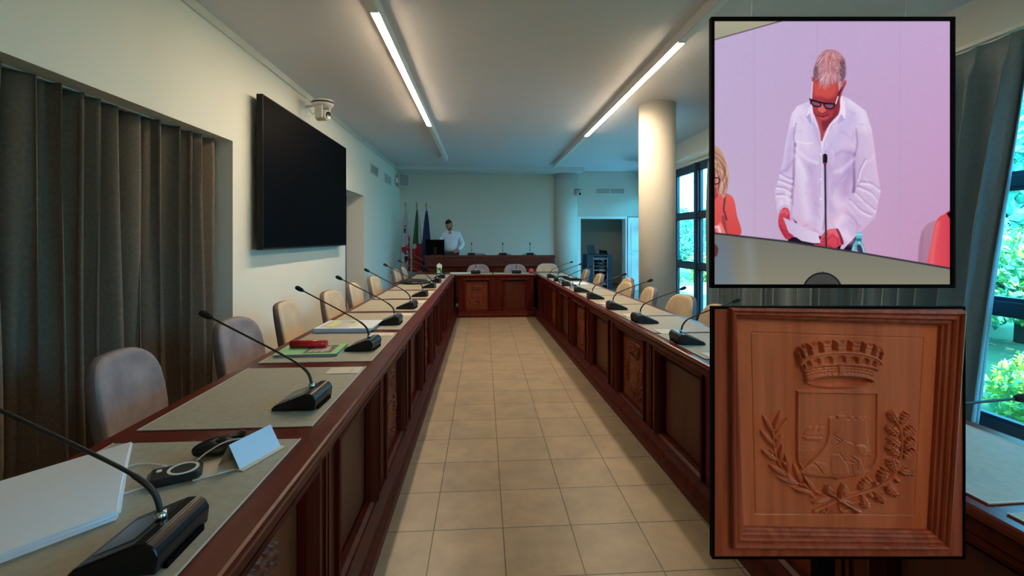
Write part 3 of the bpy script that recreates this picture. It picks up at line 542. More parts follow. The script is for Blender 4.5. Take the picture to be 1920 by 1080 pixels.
# windows: one per bay on the right wall
def window(nm, x, y, h, handle=False):
    w = empty(nm, (x, y, 0)); w['kind'] = 'structure'; f = MB()
    f.box(.02, -h, 0, .12, -h + .075, 2.68).box(.02, h - .075, 0, .12, h, 2.68).box(0.04, -h + .075, 2.575, .12, h - .075, 2.68).box(.04, -h + .075, 0, .12, h - .075, .10)
    f.box(.03, -h + .075, 1.755, .12, h - .075, 1.83).box(.03, -h + .075, .875, .12, h - .075, .955)
    f.box(.0, -h, 0, .03, -h + .03, 2.68).box(.0, h - .03, 0, .03, h, 2.68)
    for a, b_ in ((.10, .875), (.955, 1.755), (1.83, 2.575)):
        f.box(.05, -h + .075, a, .10, -h + .11, b_).box(.05, h - .11, a, .10, h - .075, b_).box(.05, -h + .11, a, .10, h - .11, a + .03).box(.05, -h + .11, b_ - .03, .10, h - .11, b_)
    f.build('window_frame', 'frame_blue', w, bevel=.003)
    g = MB()
    for a, b_ in ((.13, .845), (.985, 1.725), (1.86, 2.545)): g.box(.072, -h + .11, a, .078, h - .11, b_)
    g.build('window_pane', 'glass', w)
    if handle: MB().box(-.02, -.05, .96, .03, .03, .985).tube([(-.01, -.01, .985), (-.03, -.01, 1.0), (-.03, .06, 1.0)], .01).build('window_handle', 'black_plastic', w)
for k in range(len(bays) - 1): window('window_%d' % (k + 1), XR, (bays[k] + bays[k + 1]) / 2, (bays[k] - bays[k + 1]) / 2, k == 2)
for k in range(2): window('window_%d' % (15 + k), 4.17, 10.80 + .70 * k, .35)

# curtains
def curtain(name, x, y0, y1, z0, z1, folds, amp, matn, label, seed, head=False, lean=0, ph=0.):
    r = random.Random(seed); n = folds * 14; wob = [(r.uniform(.6, 1.4), r.uniform(0, 6)) for _ in range(5)]
    wd = [r.uniform(.55, 1.5) for _ in range(folds)]; s_ = sum(wd); ed = [0]
    for v in wd: ed.append(ed[-1] + v / s_)
    def fn(u, v):
        k = min(folds - 1, max(0, next((i for i in range(folds) if u <= ed[i + 1] + 1e-9), folds - 1))); t = (u - ed[k]) / (ed[k + 1] - ed[k]) ; w_ = wd[k]
        z = z0 + (z1 - z0) * v; A = amp * (.75 + .3 * w_) * (1 - .25 * v if not head else 1 - .5 * max(0, (v - .55) / .45))
        s = math.sin(2 * math.pi * (t + .05 * math.sin(3 * v + wob[k % 5][1]))); s = s + .25 * math.sin(4 * math.pi * t + k)
        dy = .010 * math.sin(5 * v * wob[k % 5][0] + wob[k % 5][1]) + .12 * A * math.sin(4 * math.pi * t)
        if head and v > .955: s *= .35
        return (x + A * s * .5 + .02 * math.sin(u * 9 + ph), y0 + (y1 - y0) * u + dy + lean * (1 - v) * (1 - u), z)
    vs = [i / 26 for i in range(27)]
    m_ = MB(); nu = n + 1; V = [fn(i / n, v) for v in vs for i in range(nu)]
    m_.add(V, [(j * nu + i, j * nu + i + 1, (j + 1) * nu + i + 1, (j + 1) * nu + i) for j in range(len(vs) - 1) for i in range(n)])
    o = m_.build(name, matn, smooth=True, solid=.004)
    return tag(o, label, 'curtain')
curtain('curtain', -2.285, 1.85, 4.01, .02, 2.212, 14, .15, 'curtain_brown', 'brown grey floor-length curtain in the large left recess, far half next to the plastered jamb', 3)
curtain('curtain', -2.285, -2.2, 1.82, .02, 2.212, 19, .15, 'curtain_brown', 'dark grey curtain in the large left recess, near half behind the closest chair', 8)
curtain('curtain', -2.42, 7.3, 8.2, .02, 2.14, 5, .10, 'curtain_blue', 'blue grey curtain inside the narrow recess beyond the wall-mounted television', 4)
curtain('curtain', 3.44, 2.69, 6.82, .03, 2.735, 24, .15, 'curtain_grey', 'tall grey pleated curtain drawn over the windows on the right', 6, head=True, lean=.34)
curtain('curtain', 3.44, -2.8, -.6, .03, 2.735, 14, .15, 'curtain_grey', 'added unseen grey curtain over the right windows beside the camera, cutting daylight', 12, head=True)  # unseen curtain added to cut daylight from the windows beside the camera
for nm, x, ya, yb, z in (('curtain_rail', 3.44, -2.9, 8.6, 2.745), ('curtain_rail', -2.285, -2.6, 4.02, 2.2185)):
    tag(MB().box(x - .02, ya, z - (.002 if x < 0 else .0), x + .02, yb, z + (.005 if x < 0 else .03)).build(nm, 'white_plastic', bevel=.003), 'slim white rail along the top of the %s curtain' % ('tall right window' if x > 0 else 'large left recess'), 'curtain rail')
tag(MB().box(-2.44, 7.27, 2.143, -2.40, 8.35, 2.153).build('curtain_rail', 'white_plastic'), 'short rail at the top of the narrow left recess', 'curtain rail')

# ceiling lamps: slim channels, each with lit and unlit stretches
for side, x, segs, y1 in (('left', -.80, [(3.45, 6.87)], 10.0), ('right', 1.685, [(-2.9, -1.0), (3.82, 7.4)], 10.8)):  # right lamp's lit stretch behind the camera is added to light the panel
    t = empty('linear_ceiling_lamp', (x, 0, ZC), 0, 'long white linear ceiling lamp above the %s table, partly lit warm white' % side, 'ceiling lamp')
    MB().box(-.034, -2.95, -.085, .034, y1, -.0).box(-.04, -2.95, -.012, .04, y1, 0).build('lamp_channel', 'lamp_body', t, bevel=.003)
    for a, b_ in segs: MB().box(-.028, a, -.091, .028, b_, -.0855).build('lamp_diffuser', 'lamp_light', t)
    a = segs[-1][1]; MB().box(-.028, a + .01, -.091, .028, y1 - .02, -.0855).build('lamp_diffuser', 'lamp_off', t)
    MB().box(-.028, -.98 if len(segs) > 1 else -2.9, -.091, .028, segs[-1][0] - .01, -.0855).build('lamp_diffuser', 'lamp_off', t)
t = empty('smoke_detector', (-.93, 9.75, ZC), 0, 'small grey detector on the ceiling beside the far end of the left lamp', 'smoke detector')
MB().lathe([(.05, 0), (.05, -.02), (.04, -.035), (.0001, -.036)][::-1], 20).build('detector_body', 'light_grey', t, smooth=True); MB().lathe([(.02, -.045), (.025, -.036)], 16).build('sensor', 'grey_plastic', t)

# wall-mounted television
t = empty('television', (XL + .004, 5.61, 1.29), 0, 'large black switched-off television hung on the left wall', 'television')
MB().box(.055, -1.28, 0, .115, 1.28, 1.43, b=.004).build('housing', 'bezel', t)
MB().box(.115, -1.265, .018, .118, 1.265, 1.415).build('screen', 'screen_off', t)
MB().box(0, -.5, .3, .055, -.4, 1.1).box(0, .4, .3, .055, .5, 1.1).box(0, -.6, .4, .02, .6, .5).box(0, -.6, .9, .02, .6, 1.0).build('wall_bracket', 'steel', t)

def ptz(loc, rz, label, arm):
    t = empty('dome_camera', loc, rz, label, 'security camera'); t.scale = (1.2, 1.2, 1.35) if arm else (1, 1, 1)
    if arm:
        br = MB().box(0, -.05, -.06, .008, .05, .10, b=.002).tube([(.005, 0, 0.02), (.08, 0, .02), (.13, 0, .04)], .012).tube([(.03, .02, .0), (.06, .03, -.05), (.1, .02, -.03), (.12, 0, .02)], .004).build('bracket', 'white_plastic', t, smooth=False)
        x = .22
    else:
        MB().box(0, -.04, -.02, .07, .04, .05, b=.003).build('bracket', 'white_plastic', t); x = .10
    MB().lathe([(.04, -.005), (.085, .0), (.095, .02), (.095, .045), (.085, .055), (.02, .06)], 28, (x, 0, 0), sx=1.15).build('camera_base', 'white_plastic', t, smooth=True)
    MB().lathe([(.0965, .022), (.0965, .034)], 28, (x, 0, 0), sx=1.15).build('dark_band', 'black_plastic', t, smooth=True)
    MB().box(x - .045, -.06, -.11, x + .045, -.045, .0, b=.005).build('yoke_arm', 'white_plastic', t); MB().box(x - .045, .045, -.11, x + .045, .06, .0, b=.005).build('yoke_arm', 'white_plastic', t)
    MB().tube([(x - .07, 0, -.075), (x - .06, 0, -.075), (x + .055, 0, -.08), (x + .065, 0, -.08)], [.025, .044, .044, .036], 20).build('camera_head', 'white_plastic', t, smooth=True)
    MB().tube([(x + .06, 0, -.08), (x + .075, 0, -.08)], .03, 18).build('lens', 'black_gloss', t)
ptz((XL, 5.66, 2.95), R(-25), 'white dome camera on a bracket above the television', True)
ptz((2.40, YB - .19, 2.60), R(-70), 'small white dome camera on the round pillar near the back ventilation grille', False)

def vent(loc, rz, w, h, label, dark, vert=False):
    t = empty('ventilation_grille', loc, rz, label, 'ventilation grille')
    MB().box(-w / 2, -.012, -h / 2, w / 2, 0, -h / 2 + .02).box(-w / 2, -.012, h / 2 - .02, w / 2, 0, h / 2).box(-w / 2, -.012, -h / 2 + .02, -w / 2 + .02, 0, h / 2 - .02).box(w / 2 - .02, -.012, -h / 2 + .02, w / 2, 0, h / 2 - .02).build('frame', 'white_plastic', t, bevel=.002)
    MB().box(-w / 2 + .02, -.003, -h / 2 + .02, w / 2 - .02, -.001, h / 2 - .02).build('backing', 'black_matt' if dark else 'grey_plastic', t)
    s = MB(); 
    if vert:
        k = 26
        for i in range(k): x = -w / 2 + .03 + (w - .06) * i / (k - 1); s.box(x - .005, -.011, -h / 2 + .02, x + .005, -.004, h / 2 - .02)
        s.box(-.012, -.012, -h / 2 + .02, .012, -.003, h / 2 - .02)
    else:
        k = 8
        for i in range(k): z = -h / 2 + .03 + (h - .06) * i / (k - 1); s.box(-w / 2 + .02, -.011, z - .005, w / 2 - .02, -.004, z + .005)
    s.build('louvres', 'white_plastic', t)
vent((XL, 9.12, 2.725), R(90), .66, .21, 'ventilation grille with dark slots high on the left wall, the nearer one', True)
vent((XL, 10.42, 2.71), R(90), .72, .21, 'pale ventilation grille high on the left wall, next to the loudspeaker', False)
vent((3.34, YB, 2.635), 0, .78, .17, 'wide double ventilation grille above the back-right doorway', False, True)
t = empty('loudspeaker', (XL + .03, 11.30, 2.80), R(22), 'grey and white loudspeaker in the far left ceiling corner', 'loudspeaker')
MB().box(0.04, -.06, -.15, .30, .12, .15, b=.02).build('cabinet', 'white_plastic', t); MB().box(.06, -.072, -.135, .28, -.058, .135, b=.006).build('speaker_cloth', 'grey_plastic', t); MB().box(-.02, .0, -.06, .06, .05, .06).build('bracket', 'steel', t)
# ---------------------------------------------------------------- tables with panelled fronts
def field_parts(F, name_of, sc, dz, parent, mats, flip=False, origin=(0, 0)):
    """mesh a Field as parts; (x, y) of the field -> local x, z; height towards -y"""
    ny, nx = F.X.shape; cx, cy = origin
    for k in sorted(set(np.unique(F.id[:-1, :-1]))):
        q = np.argwhere(F.id[:-1, :-1] == k); i = q[:, 0]; j = q[:, 1]
        a = i * nx + j; quads = np.stack([a, a + 1, a + nx + 1, a + nx], 1)
        u, inv = np.unique(quads.ravel(), return_inverse=True); quads = inv.reshape(-1, 4)[:, ::-1]
        ii, jj = u // nx, u % nx
        V = np.stack([(F.X[ii, jj] - cx) * sc, -F.H[ii, jj] * dz, -(F.Y[ii, jj] - cy) * sc], 1)
        me = bpy.data.meshes.new(name_of[k]); nq = len(quads)
        me.vertices.add(len(V)); me.vertices.foreach_set('co', V.ravel().astype(np.float32)); me.loops.add(nq * 4); me.loops.foreach_set('vertex_index', quads.ravel().astype(np.int32))
        me.polygons.add(nq); me.polygons.foreach_set('loop_start', np.arange(0, nq * 4, 4, dtype=np.int32)); me.polygons.foreach_set('loop_total', np.full(nq, 4, np.int32))
        me.polygons.foreach_set('use_smooth', np.ones(nq, bool)); me.update(calc_edges=True); me.validate()
        me.materials.append(M[mats])
        if mats == 'screen_picture':
            c = (F.C[ii, jj] / 255.); c = np.where(c <= .04045, c / 12.92, ((c + .055) / 1.055) ** 2.4); at_ = me.color_attributes.new('picture', 'FLOAT_COLOR', 'POINT'); at_.data.foreach_set('color', np.concatenate([c, np.ones((len(c), 1))], 1).ravel().astype(np.float32))
        o = bpy.data.objects.new(name_of[k], me); COL.objects.link(o); o.parent = parent; yield k, o

small = carve(8.8, False)
def relief_mesh():
    ny, nx = small.X.shape; sc = .50 / 866
    V = [(-(small.H[j, i]) * .0024, -(small.X[j, i] - 545) * sc, -(small.Y[j, i] - 504) * sc) for j in range(ny) for i in range(nx)]
    me = bpy.data.meshes.new('carved_arms'); me.from_pydata(V, [], [(j * nx + i, j * nx + i + 1, (j + 1) * nx + i + 1, (j + 1) * nx + i) for j in range(ny - 1) for i in range(nx - 1)])
    me.polygons.foreach_set('use_smooth', [True] * len(me.polygons)); me.materials.append(M['wood_carved']); return me
ARMS = relief_mesh()

def table(name, loc, rz, s, y0, y1, depth, seps, carved_first, label, H=.75, ztop=.66, zbot=.085, ext=(0, 0)):
    """front edge along local y at x = 0, table body towards s*x"""
    t = empty(name, loc, rz, label, 'table')
    X = lambda x: s * x
    # worktop with a stepped nosing
    P = [(0, H - .012), (.004, H - .003), (.012, H), (depth, H), (depth, H - .04), (.03, H - .04), (.022, H - .032), (.008, H - .030), (.002, H - .024)]
    MB().prism(P, lambda u, v, w: (X(u), w, v), y0 - ext[0], y1 + ext[1]).build('worktop', 'wood_top', t)
    fx = .035
    f = MB().box(X(fx), y0, ztop + .0, X(fx + .03), y1, H - .04).box(X(fx), y0, .02, X(fx + .03), y1, zbot)
    e = [y0] + [q for q in seps if y0 < q < y1] + [y1]
    for a, b_ in zip(e[:-1], e[1:]):
        pass
    st = .11
    for q in e: f.box(X(fx), max(y0, q - st), zbot, X(fx + .03), min(y1, q + st), ztop)
    f.box(X(fx + .005), y0, H - .075, X(fx - .012), y1, H - .04)
    for q in e[1:-1]: f.box(X(fx - .008), q - .022, zbot + .0, X(fx), q - .008, H - .075).box(X(fx - .008), q + .008, zbot, X(fx), q + .022, H - .075)
    f.build('front_frame', 'wood_front', t)
    MB().prism([(fx + .03, 0), (-.045, 0), (-.045, .045), (-.038, .055), (-.02, .06), (-.015, .085), (fx - .012, .10), (fx + .03, .10)], lambda u, v, w: (X(u), w, v), y0, y1).build('plinth', 'wood_front', t)
    MB().box(X(fx + .06), y0, .02, X(depth - .05), y0 + .02, H - .04).box(X(fx + .06), y1 - .02, .02, X(depth - .05), y1, H - .04).box(X(depth - .05), y0, H - .10, X(depth - .02), y1, H - .04).build('under_frame', 'wood_front', t)
    for i, (a, b_) in enumerate(zip(e[:-1], e[1:])):
        if b_ - a < .3: continue
        a += st; b_ -= st; cv = (i % 2 == 0) == carved_first; w = (b_ - a); yc = (a + b_) / 2; zc = (ztop + zbot) / 2
        pn = MB().box(X(fx + .045), a - .01, zbot - .01, X(fx + .055), b_ + .01, ztop + .01)
        if not cv: pn.prism([(a + .05, zbot + .05), (b_ - .05, zbot + .05), (b_ - .05, ztop - .05), (a + .05, ztop - .05)], lambda u, v, w_: (X(w_), u, v), fx + .038, fx + .045)
        p_ = pn.build('carved_panel' if cv else 'panel', 'wood_carved' if cv else 'wood_panel', t, bevel=.003)
        if cv:
            o = bpy.data.objects.new('coat_of_arms', ARMS); COL.objects.link(o); o.parent = p_; o.location = (X(fx + .041), yc, zc); sc_ = min(w / .5, (ztop - zbot) / .52) * .98
            o.scale = (1, sc_, sc_); o.rotation_euler = (0, 0, 0 if s > 0 else math.pi)
            p_['label'] = 'panel carved with a coat of arms'
        # raised moulding swept round the opening with mitred corners
        prof = [(0, .002), (.0, -.014), (.012, -.018), (.02, -.010), (.028, -.004), (.04, .012), (.044, .038), (0, .038)]
        V = []; F_ = []; n = len(prof)
        for ya, za, sy, sz in ((a - .012, zbot - .012, 1, 1), (b_ + .012, zbot - .012, -1, 1), (b_ + .012, ztop + .012, -1, -1), (a - .012, ztop + .012, 1, -1)):
            V += [(X(fx + d_), ya + sy * u, za + sz * u) for u, d_ in prof]
        for c in range(4):
            for j in range(n): F_.append((c * n + j, c * n + (j + 1) % n, ((c + 1) % 4) * n + (j + 1) % n, ((c + 1) % 4) * n + j))
        MB().add(V, F_).build('moulding', 'wood_front', p_)
    return t
tL = table('panelled_table', (-.50, 0, 0), 0, -1, -.86, 8.80, .715, [-.04 + .82 * k for k in range(0, 11)], True, 'long reddish wooden table with panelled front along the left side of the aisle')
tR = table('panelled_table', (1.21, 0, 0), math.atan(.031), 1, -.6, 8.80, .56, [-.19 + .82 * k for k in range(0, 11)], False, 'long reddish wooden table with panelled front along the right side of the aisle')
tB = table('panelled_table', (.905, 8.12, 0), R(90), 1, 0.004, 1.350, .60, [.68], False, 'short reddish wooden cross table closing the far end of the aisle', ext=(.03, .045))

def RP(x, y, z=0):
    """local frame of the right table"""
    a = math.atan(.031); return (1.21 + x * math.cos(a) - y * math.sin(a), x * math.sin(a) + y * math.cos(a), z)
RA = math.atan(.031)
ordw = ['nearest', 'second', 'third', 'fourth', 'fifth', 'sixth', 'seventh', 'eighth', 'ninth', 'tenth', 'eleventh', 'twelfth']
nth = lambda i, n: 'nearest to the camera' if i == 0 else ('farthest from the camera' if i == n - 1 else ordw[i] + ' from the camera')
ZT = .75
# desk mats
def deskmat(w, d, loc, rz, label, group):
    o = MB().box(-w / 2, -d / 2, 0, w / 2, d / 2, .004, b=.0015).build('desk_mat', 'mat_leather'); o.location = loc; o.rotation_euler = (0, 0, rz); tag(o, label, 'desk mat', group)
    e = .003; MB().box(-w / 2, -d / 2, .0041, -w / 2 + e, d / 2, .0052).box(w / 2 - e, -d / 2, .0041, w / 2, d / 2, .0052).box(-w / 2 + e, -d / 2, .0041, w / 2 - e, -d / 2 + e, .0052).build('stitched_edge', 'mat_edge', o)
extraL = ['under the white papers and charger', 'under the lone microphone and flat card', 'under the green folder', 'under the white paper pile', '', '', '', 'beneath the black round bag', '']
for k in range(9):
    deskmat(.575, .735, (-.873, 1.15 + .832 * k, ZT), 0, 'grey beige leather desk mat on the left table, %s' % (nth(k, 9)), 'desk mats on the left table')
YM = [1.27 - .68, 1.27 + .06, 2.09, 2.77, 3.455, 4.126, 4.83, 5.45, 6.12, 6.78, 7.42]
YR = [1.46, 2.12, 2.76, 3.40, 4.04, 4.70, 5.34, 5.98, 6.62, 7.26, 7.90]
for k in range(-1, 11):
    y = 2.70 + .672 * (k - 2)
    deskmat(.455, .635, RP(.275, y, ZT), RA, 'grey beige leather desk mat on the right table, %s' % nth(k + 1, 12), 'desk mats on the right table')
for k, x in enumerate((-.19, .54)):
    deskmat(.70, .34, (x, 8.34, ZT), 0, 'beige desk mat on the far cross table, %s' % ('left one under loose papers' if k == 0 else 'right one beside the red ball'), 'desk mats on the cross table')

# gooseneck microphones
def gooseneck(pts, r0=.0058, r1=.0042):
    P = smooth3(pts); n = len(P); return P, [r0 if i < n * .38 else r1 for i in range(n)]
def smooth3(P, k=7):
    out = []; n = len(P); g = lambda i: P[max(0, min(n - 1, i))]
    for i in range(n - 1):
        p0, p1, p2, p3 = g(i - 1), g(i), g(i + 1), g(i + 2)
        for j in range(k):
            t = j / k; out.append(tuple(.5 * (2 * p1[q] + (p2[q] - p0[q]) * t + (2 * p0[q] - 5 * p1[q] + 4 * p2[q] - p3[q]) * t * t + (3 * p1[q] - p0[q] - 3 * p2[q] + p3[q]) * t ** 3) for q in (0, 1, 2)))
    return out + [tuple(P[-1])]
def make_mic(loc, rz, label, group, neck):
    t = empty('gooseneck_microphone', loc, rz, label, 'microphone', group)
    P = [(0, .004), (0.004, .040), (-.004, .056), (-.018, .064), (-.042, .062), (-.150, .020), (-.162, .008), (-.160, .0)]
    MB().prism([(u, v) for u, v in P], lambda u, v, w: (u, w, v), -.085, .085).build('base', 'black_plastic', t, bevel=.004)
    MB().add([(-.060, -.055, .0565), (-.060, .055, .0565), (-.135, .055, .0270), (-.135, -.055, .0270), (-.060, -.055, .0545), (-.060, .055, .0545), (-.135, .055, .025), (-.135, -.055, .025)], [(0, 1, 2, 3), (7, 6, 5, 4), (0, 4, 5, 1), (1, 5, 6, 2), (2, 6, 7, 3), (3, 7, 4, 0)]).build('display', 'mic_screen', t)
    MB().box(-.020, -.08, .0642, -.017, .08, .0655).build('silver_strip', 'silver_line', t)
    MB().box(-.002, -.06, .0, .006, .06, .012).build('foot', 'black_matt', t)
    MB().tube([(-.045, 0, .058), (-.046, 0, .078)], .0105, 16).build('collar', 'chrome', t, smooth=True)
    Q, rr = gooseneck(neck); MB().tube(Q, rr, 8).build('gooseneck', 'cable_black', t, smooth=True)
    a, b_ = Vector(Q[-3]), Vector(Q[-1]); d = (b_ - a).normalized()
    MB().tube([b_ - d * .004, b_ + d * .002, b_ + d * .014, b_ + d * .034, b_ + d * .046, b_ + d * .050], [.006, .009, .0125, .0135, .010, .003], 14).build('microphone_head', 'foam', t, smooth=True)
    return t
NL = [(-.046, 0, .074), (-.060, 0, .118), (-.105, 0, .158), (-.20, 0, .212), (-.32, 0, .275), (-.435, 0, .335)]
NR = [(-.046, 0, .074), (-.054, 0, .105), (-.085, 0, .140), (-.17, 0, .178), (-.27, 0, .215), (-.365, 0, .247)]
LY = [.996, 1.833, 2.729, 3.513, 4.277, 5.142, 5.992, 6.70, 7.45]
m0 = make_mic((-.622, LY[0], ZT + .0045), 0, 'x', 'microphones on the left table', NL)
side = ['by the white papers', 'alone on its mat', 'by the green folder', '', '', '', 'by the round bag', '', '']
for i, y in enumerate(LY):
    lab = 'gooseneck microphone on the left table, %s%s' % (nth(i, 9), ', ' + side[i] if side[i] else '')
    if i == 0: m0['label'] = lab
    else: dup(m0, (-.622, y, ZT + .0045), R(rnd.uniform(-6, 4)), lab)
m1 = None; ry = [2.77, 3.455, 4.126, 4.828, 5.423, 6.124, 6.75, 7.35]
for i, y in enumerate([2.05] + ry):
    lab = 'gooseneck microphone on the right table, %s' % nth(i + 1, 10)
    lx = .098 if i > 2 else .06
    lp = RP(.055, y, ZT + .0045)
    if m1 is None: m1 = make_mic(lp, math.pi + RA, lab, 'microphones on the right table', NR)
    else: dup(m1, lp, math.pi + RA + R(rnd.uniform(-5, 5)), lab)
make_mic(RP(.045, 1.32, ZT + .0045), math.pi + RA, 'black gooseneck microphone on the right table, arm bent low, nearest to the camera', 'microphones on the right table',
         [(-.046, 0, .074), (-.056, 0, .10), (-.085, 0, .125), (-.17, 0, .126), (-.30, 0, .134), (-.45, 0, .142)])
# on the cross table and on the bench
NS = [(-.046, 0, .074), (-.048, 0, .14), (-.052, 0, .20), (-.07, 0, .27)]
for i, x in enumerate((-.135, .60)):
    o = make_mic((x, 8.24, ZT + .0045), R(-90), 'black microphone on the far cross table, %s' % ('left one' if i == 0 else 'right one'), 'microphones on the cross table', NS) if i == 0 else dup(mx_, (x, 8.24, ZT + .0045), R(-90), 'black microphone on the far cross table, right one')
    mx_ = o

# chairs
def make_chair(loc, rz, label, group, m='velvet', ms='velvet_side', H=.87):
    t = empty('upholstered_chair', loc, rz, label, 'chair', group)
    def shell(u, v):      # closed loop u, height v: superelliptic backrest
        pass
    # backrest: outline in y/z, pillowed towards +x, gently wrapped
    n, k = 40, 9; V = []; F = []
    for j in range(k):
        q = j / (k - 1) * math.pi; th = -math.cos(q) * .034; sc = .86 + .14 * math.sin(q) ** .6 if 0 < j < k - 1 else .86
        for i in range(n):
            a = 2 * math.pi * i / n; c, s_ = math.cos(a), math.sin(a); e = .52
            y = math.copysign(abs(c) ** e, c) * (.235 - .035 * max(0, s_)) * sc; z = math.copysign(abs(s_) ** e, s_) * .225 * sc
            V.append((th + .9 * y * y - .16 * (z + .22), y, z + H - .225))
    for j in range(k - 1):
        for i in range(n): F.append((j * n + i, j * n + (i + 1) % n, (j + 1) * n + (i + 1) % n, (j + 1) * n + i))
    F += [tuple(range(n - 1, -1, -1)), tuple(range((k - 1) * n, k * n))]
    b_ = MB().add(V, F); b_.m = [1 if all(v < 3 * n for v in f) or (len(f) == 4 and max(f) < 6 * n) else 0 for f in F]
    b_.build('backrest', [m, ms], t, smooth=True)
    V = []; F = []
    for z, sc in ((.40, .9), (.41, .97), (.43, 1), (.465, 1), (.485, .96), (.49, .86)):
        for i in range(n):
            a = 2 * math.pi * i / n; c, s_ = math.cos(a), math.sin(a); V.append((.27 + math.copysign(abs(c) ** .5, c) * .24 * sc, math.copysign(abs(s_) ** .5, s_) * .235 * sc, z))
    for j in range(5):
        for i in range(n): F.append((j * n + i, j * n + (i + 1) % n, (j + 1) * n + (i + 1) % n, (j + 1) * n + i))
    F += [tuple(range(n - 1, -1, -1)), tuple(range(5 * n, 6 * n))]
    MB().add(V, F).build('seat', m, t, smooth=True)
    for x, y in ((.09, -.17), (.09, .17), (.42, -.17), (.42, .17)): MB().tube([(x, y, .40), (x + (x - .25) * .25, y * 1.15, 0)], [.014, .009], 10).build('leg', 'black_matt', t, smooth=True)
    MB().tube([(.07, -.1, .405), (.0, -.1, .43), (-.035, -.1, .50)], .012, 8).tube([(.07, .1, .405), (.0, .1, .43), (-.035, .1, .50)], .012, 8).build('back_support', 'black_matt', t, smooth=True)
    return t
c0 = None; G1 = 'chairs along the left table'
LC = [(-1.66, 2.26, 6), (-1.60, 3.13, -4), (-1.61, 3.93, 3), (-1.50, 4.72, -5), (-1.50, 5.52, 0), (-1.48, 6.45, -3), (-1.46, 7.95, 0), (-1.43, 8.50, 2), (-1.66, 1.2, 0)]
sidec = ['in front of the brown curtain', 'with its back half against the recess jamb', 'below the television', '', '', '', '', '', '']
lab = ['grey mauve upholstered chair in front of the brown curtain, nearest along the left table', 'grey mauve upholstered chair at the edge of the large curtain recess', 'beige upholstered chair below the near edge of the television',
       'beige upholstered chair below the middle of the television', 'beige upholstered chair in front of the narrow curtained recess, nearer one', 'beige upholstered chair just beyond the narrow curtained recess', 'beige upholstered chair near the flags, nearer of the overlapping pair', 'beige upholstered chair near the flags, farther of the overlapping pair', 'upholstered chair beside the left table next to the camera, hidden behind the white papers']
LC = LC[:8]
for i, (x, y, a) in enumerate(LC):
    if i == 0: c0 = make_chair((x, y, 0), R(a), lab[i], G1)
    elif i < 2: dup(c0, (x, y, 0), R(a), lab[i])
    elif i == 2: c1 = make_chair((x, y, 0), R(a), lab[i], G1, 'velvet_light', 'velvet_side')
    else: dup(c1, (x, y, 0), R(a), lab[i])
G2 = 'chairs along the right table'
RC = [(1.88, 1.93, 'beige upholstered chair at the right edge of the carved panel, nearest along the right table'), (1.86, 2.50, 'beige upholstered chair hidden behind the middle of the carved panel'), (1.85, 3.02, 'beige upholstered chair mostly hidden behind the left half of the carved panel'),
      (1.82, 3.52, 'beige upholstered chair against the bright windows, at the left edge of the carved display panel'), (1.83, 4.17, 'beige upholstered chair in front of the window mullion, right of the round column'), (1.76, 4.84, 'beige upholstered chair in front of the foot of the round column'),
      (1.70, 5.45, 'beige upholstered chair left of the round column, nearer of the overlapping pair'), (1.88, 5.98, 'beige upholstered chair left of the round column, farther of the overlapping pair'), (1.68, 6.7, 'beige upholstered chair in front of the equipment rack'), (1.68, 7.6, 'beige upholstered chair at the far end of the right table by the doorway')]
for x, y, lb in RC: dup(c1, (x, y, 0), math.pi + R(rnd.uniform(-6, 6)), lb, G2)
G3 = 'chairs behind the cross table'
c2 = make_chair((-.10, 9.2, 0), R(-90), 'grey upholstered chair behind the cross table, left one', G3, 'velvet', 'velvet_side')
dup(c2, (.64, 9.2, 0), R(-88), 'grey upholstered chair behind the cross table, middle one'); dup(c1, (1.32, 9.42, 0), R(-105), 'pale upholstered chair turned at the right corner of the cross table', G3)

# name cards lying on the mats
def card(loc, rz, label, grp, w=.155, d=.105):
    t = empty('name_card', loc, rz, label, 'name card', grp)
    MB().box(-w / 2, -d / 2, 0, w / 2 - .045, d / 2, .003, b=.001).build('card_body', 'card', t); MB().box(w / 2 - .043, -d / 2, 0, w / 2, d / 2, .0022, b=.001).build('folded_flap', 'card', t)
    return t
k0 = card((-.672, 2.275, ZT + .0045), R(2), 'x', 'flat name cards on the left table')
for i, y in enumerate([2.275, 3.11, 3.90, 4.66, 5.5, 6.4, 7.2]):
    lb = 'folded beige name card lying flat on the left table, %s' % nth(i, 7)
    if i == 0: k0['label'] = lb
    else: dup(k0, (-.672 + rnd.uniform(-.01, .01), y, ZT + .0045), R(rnd.uniform(-4, 4)), lb)
for i, y in enumerate([1.75, 2.42, 3.08, 3.75, 4.42, 5.1, 5.8]):
    dup(k0, RP(.135, y, ZT + .0045), R(90) + R(rnd.uniform(-5, 5)), 'folded name card lying flat on the right table, %s' % nth(i, 7), 'flat name cards on the right table')
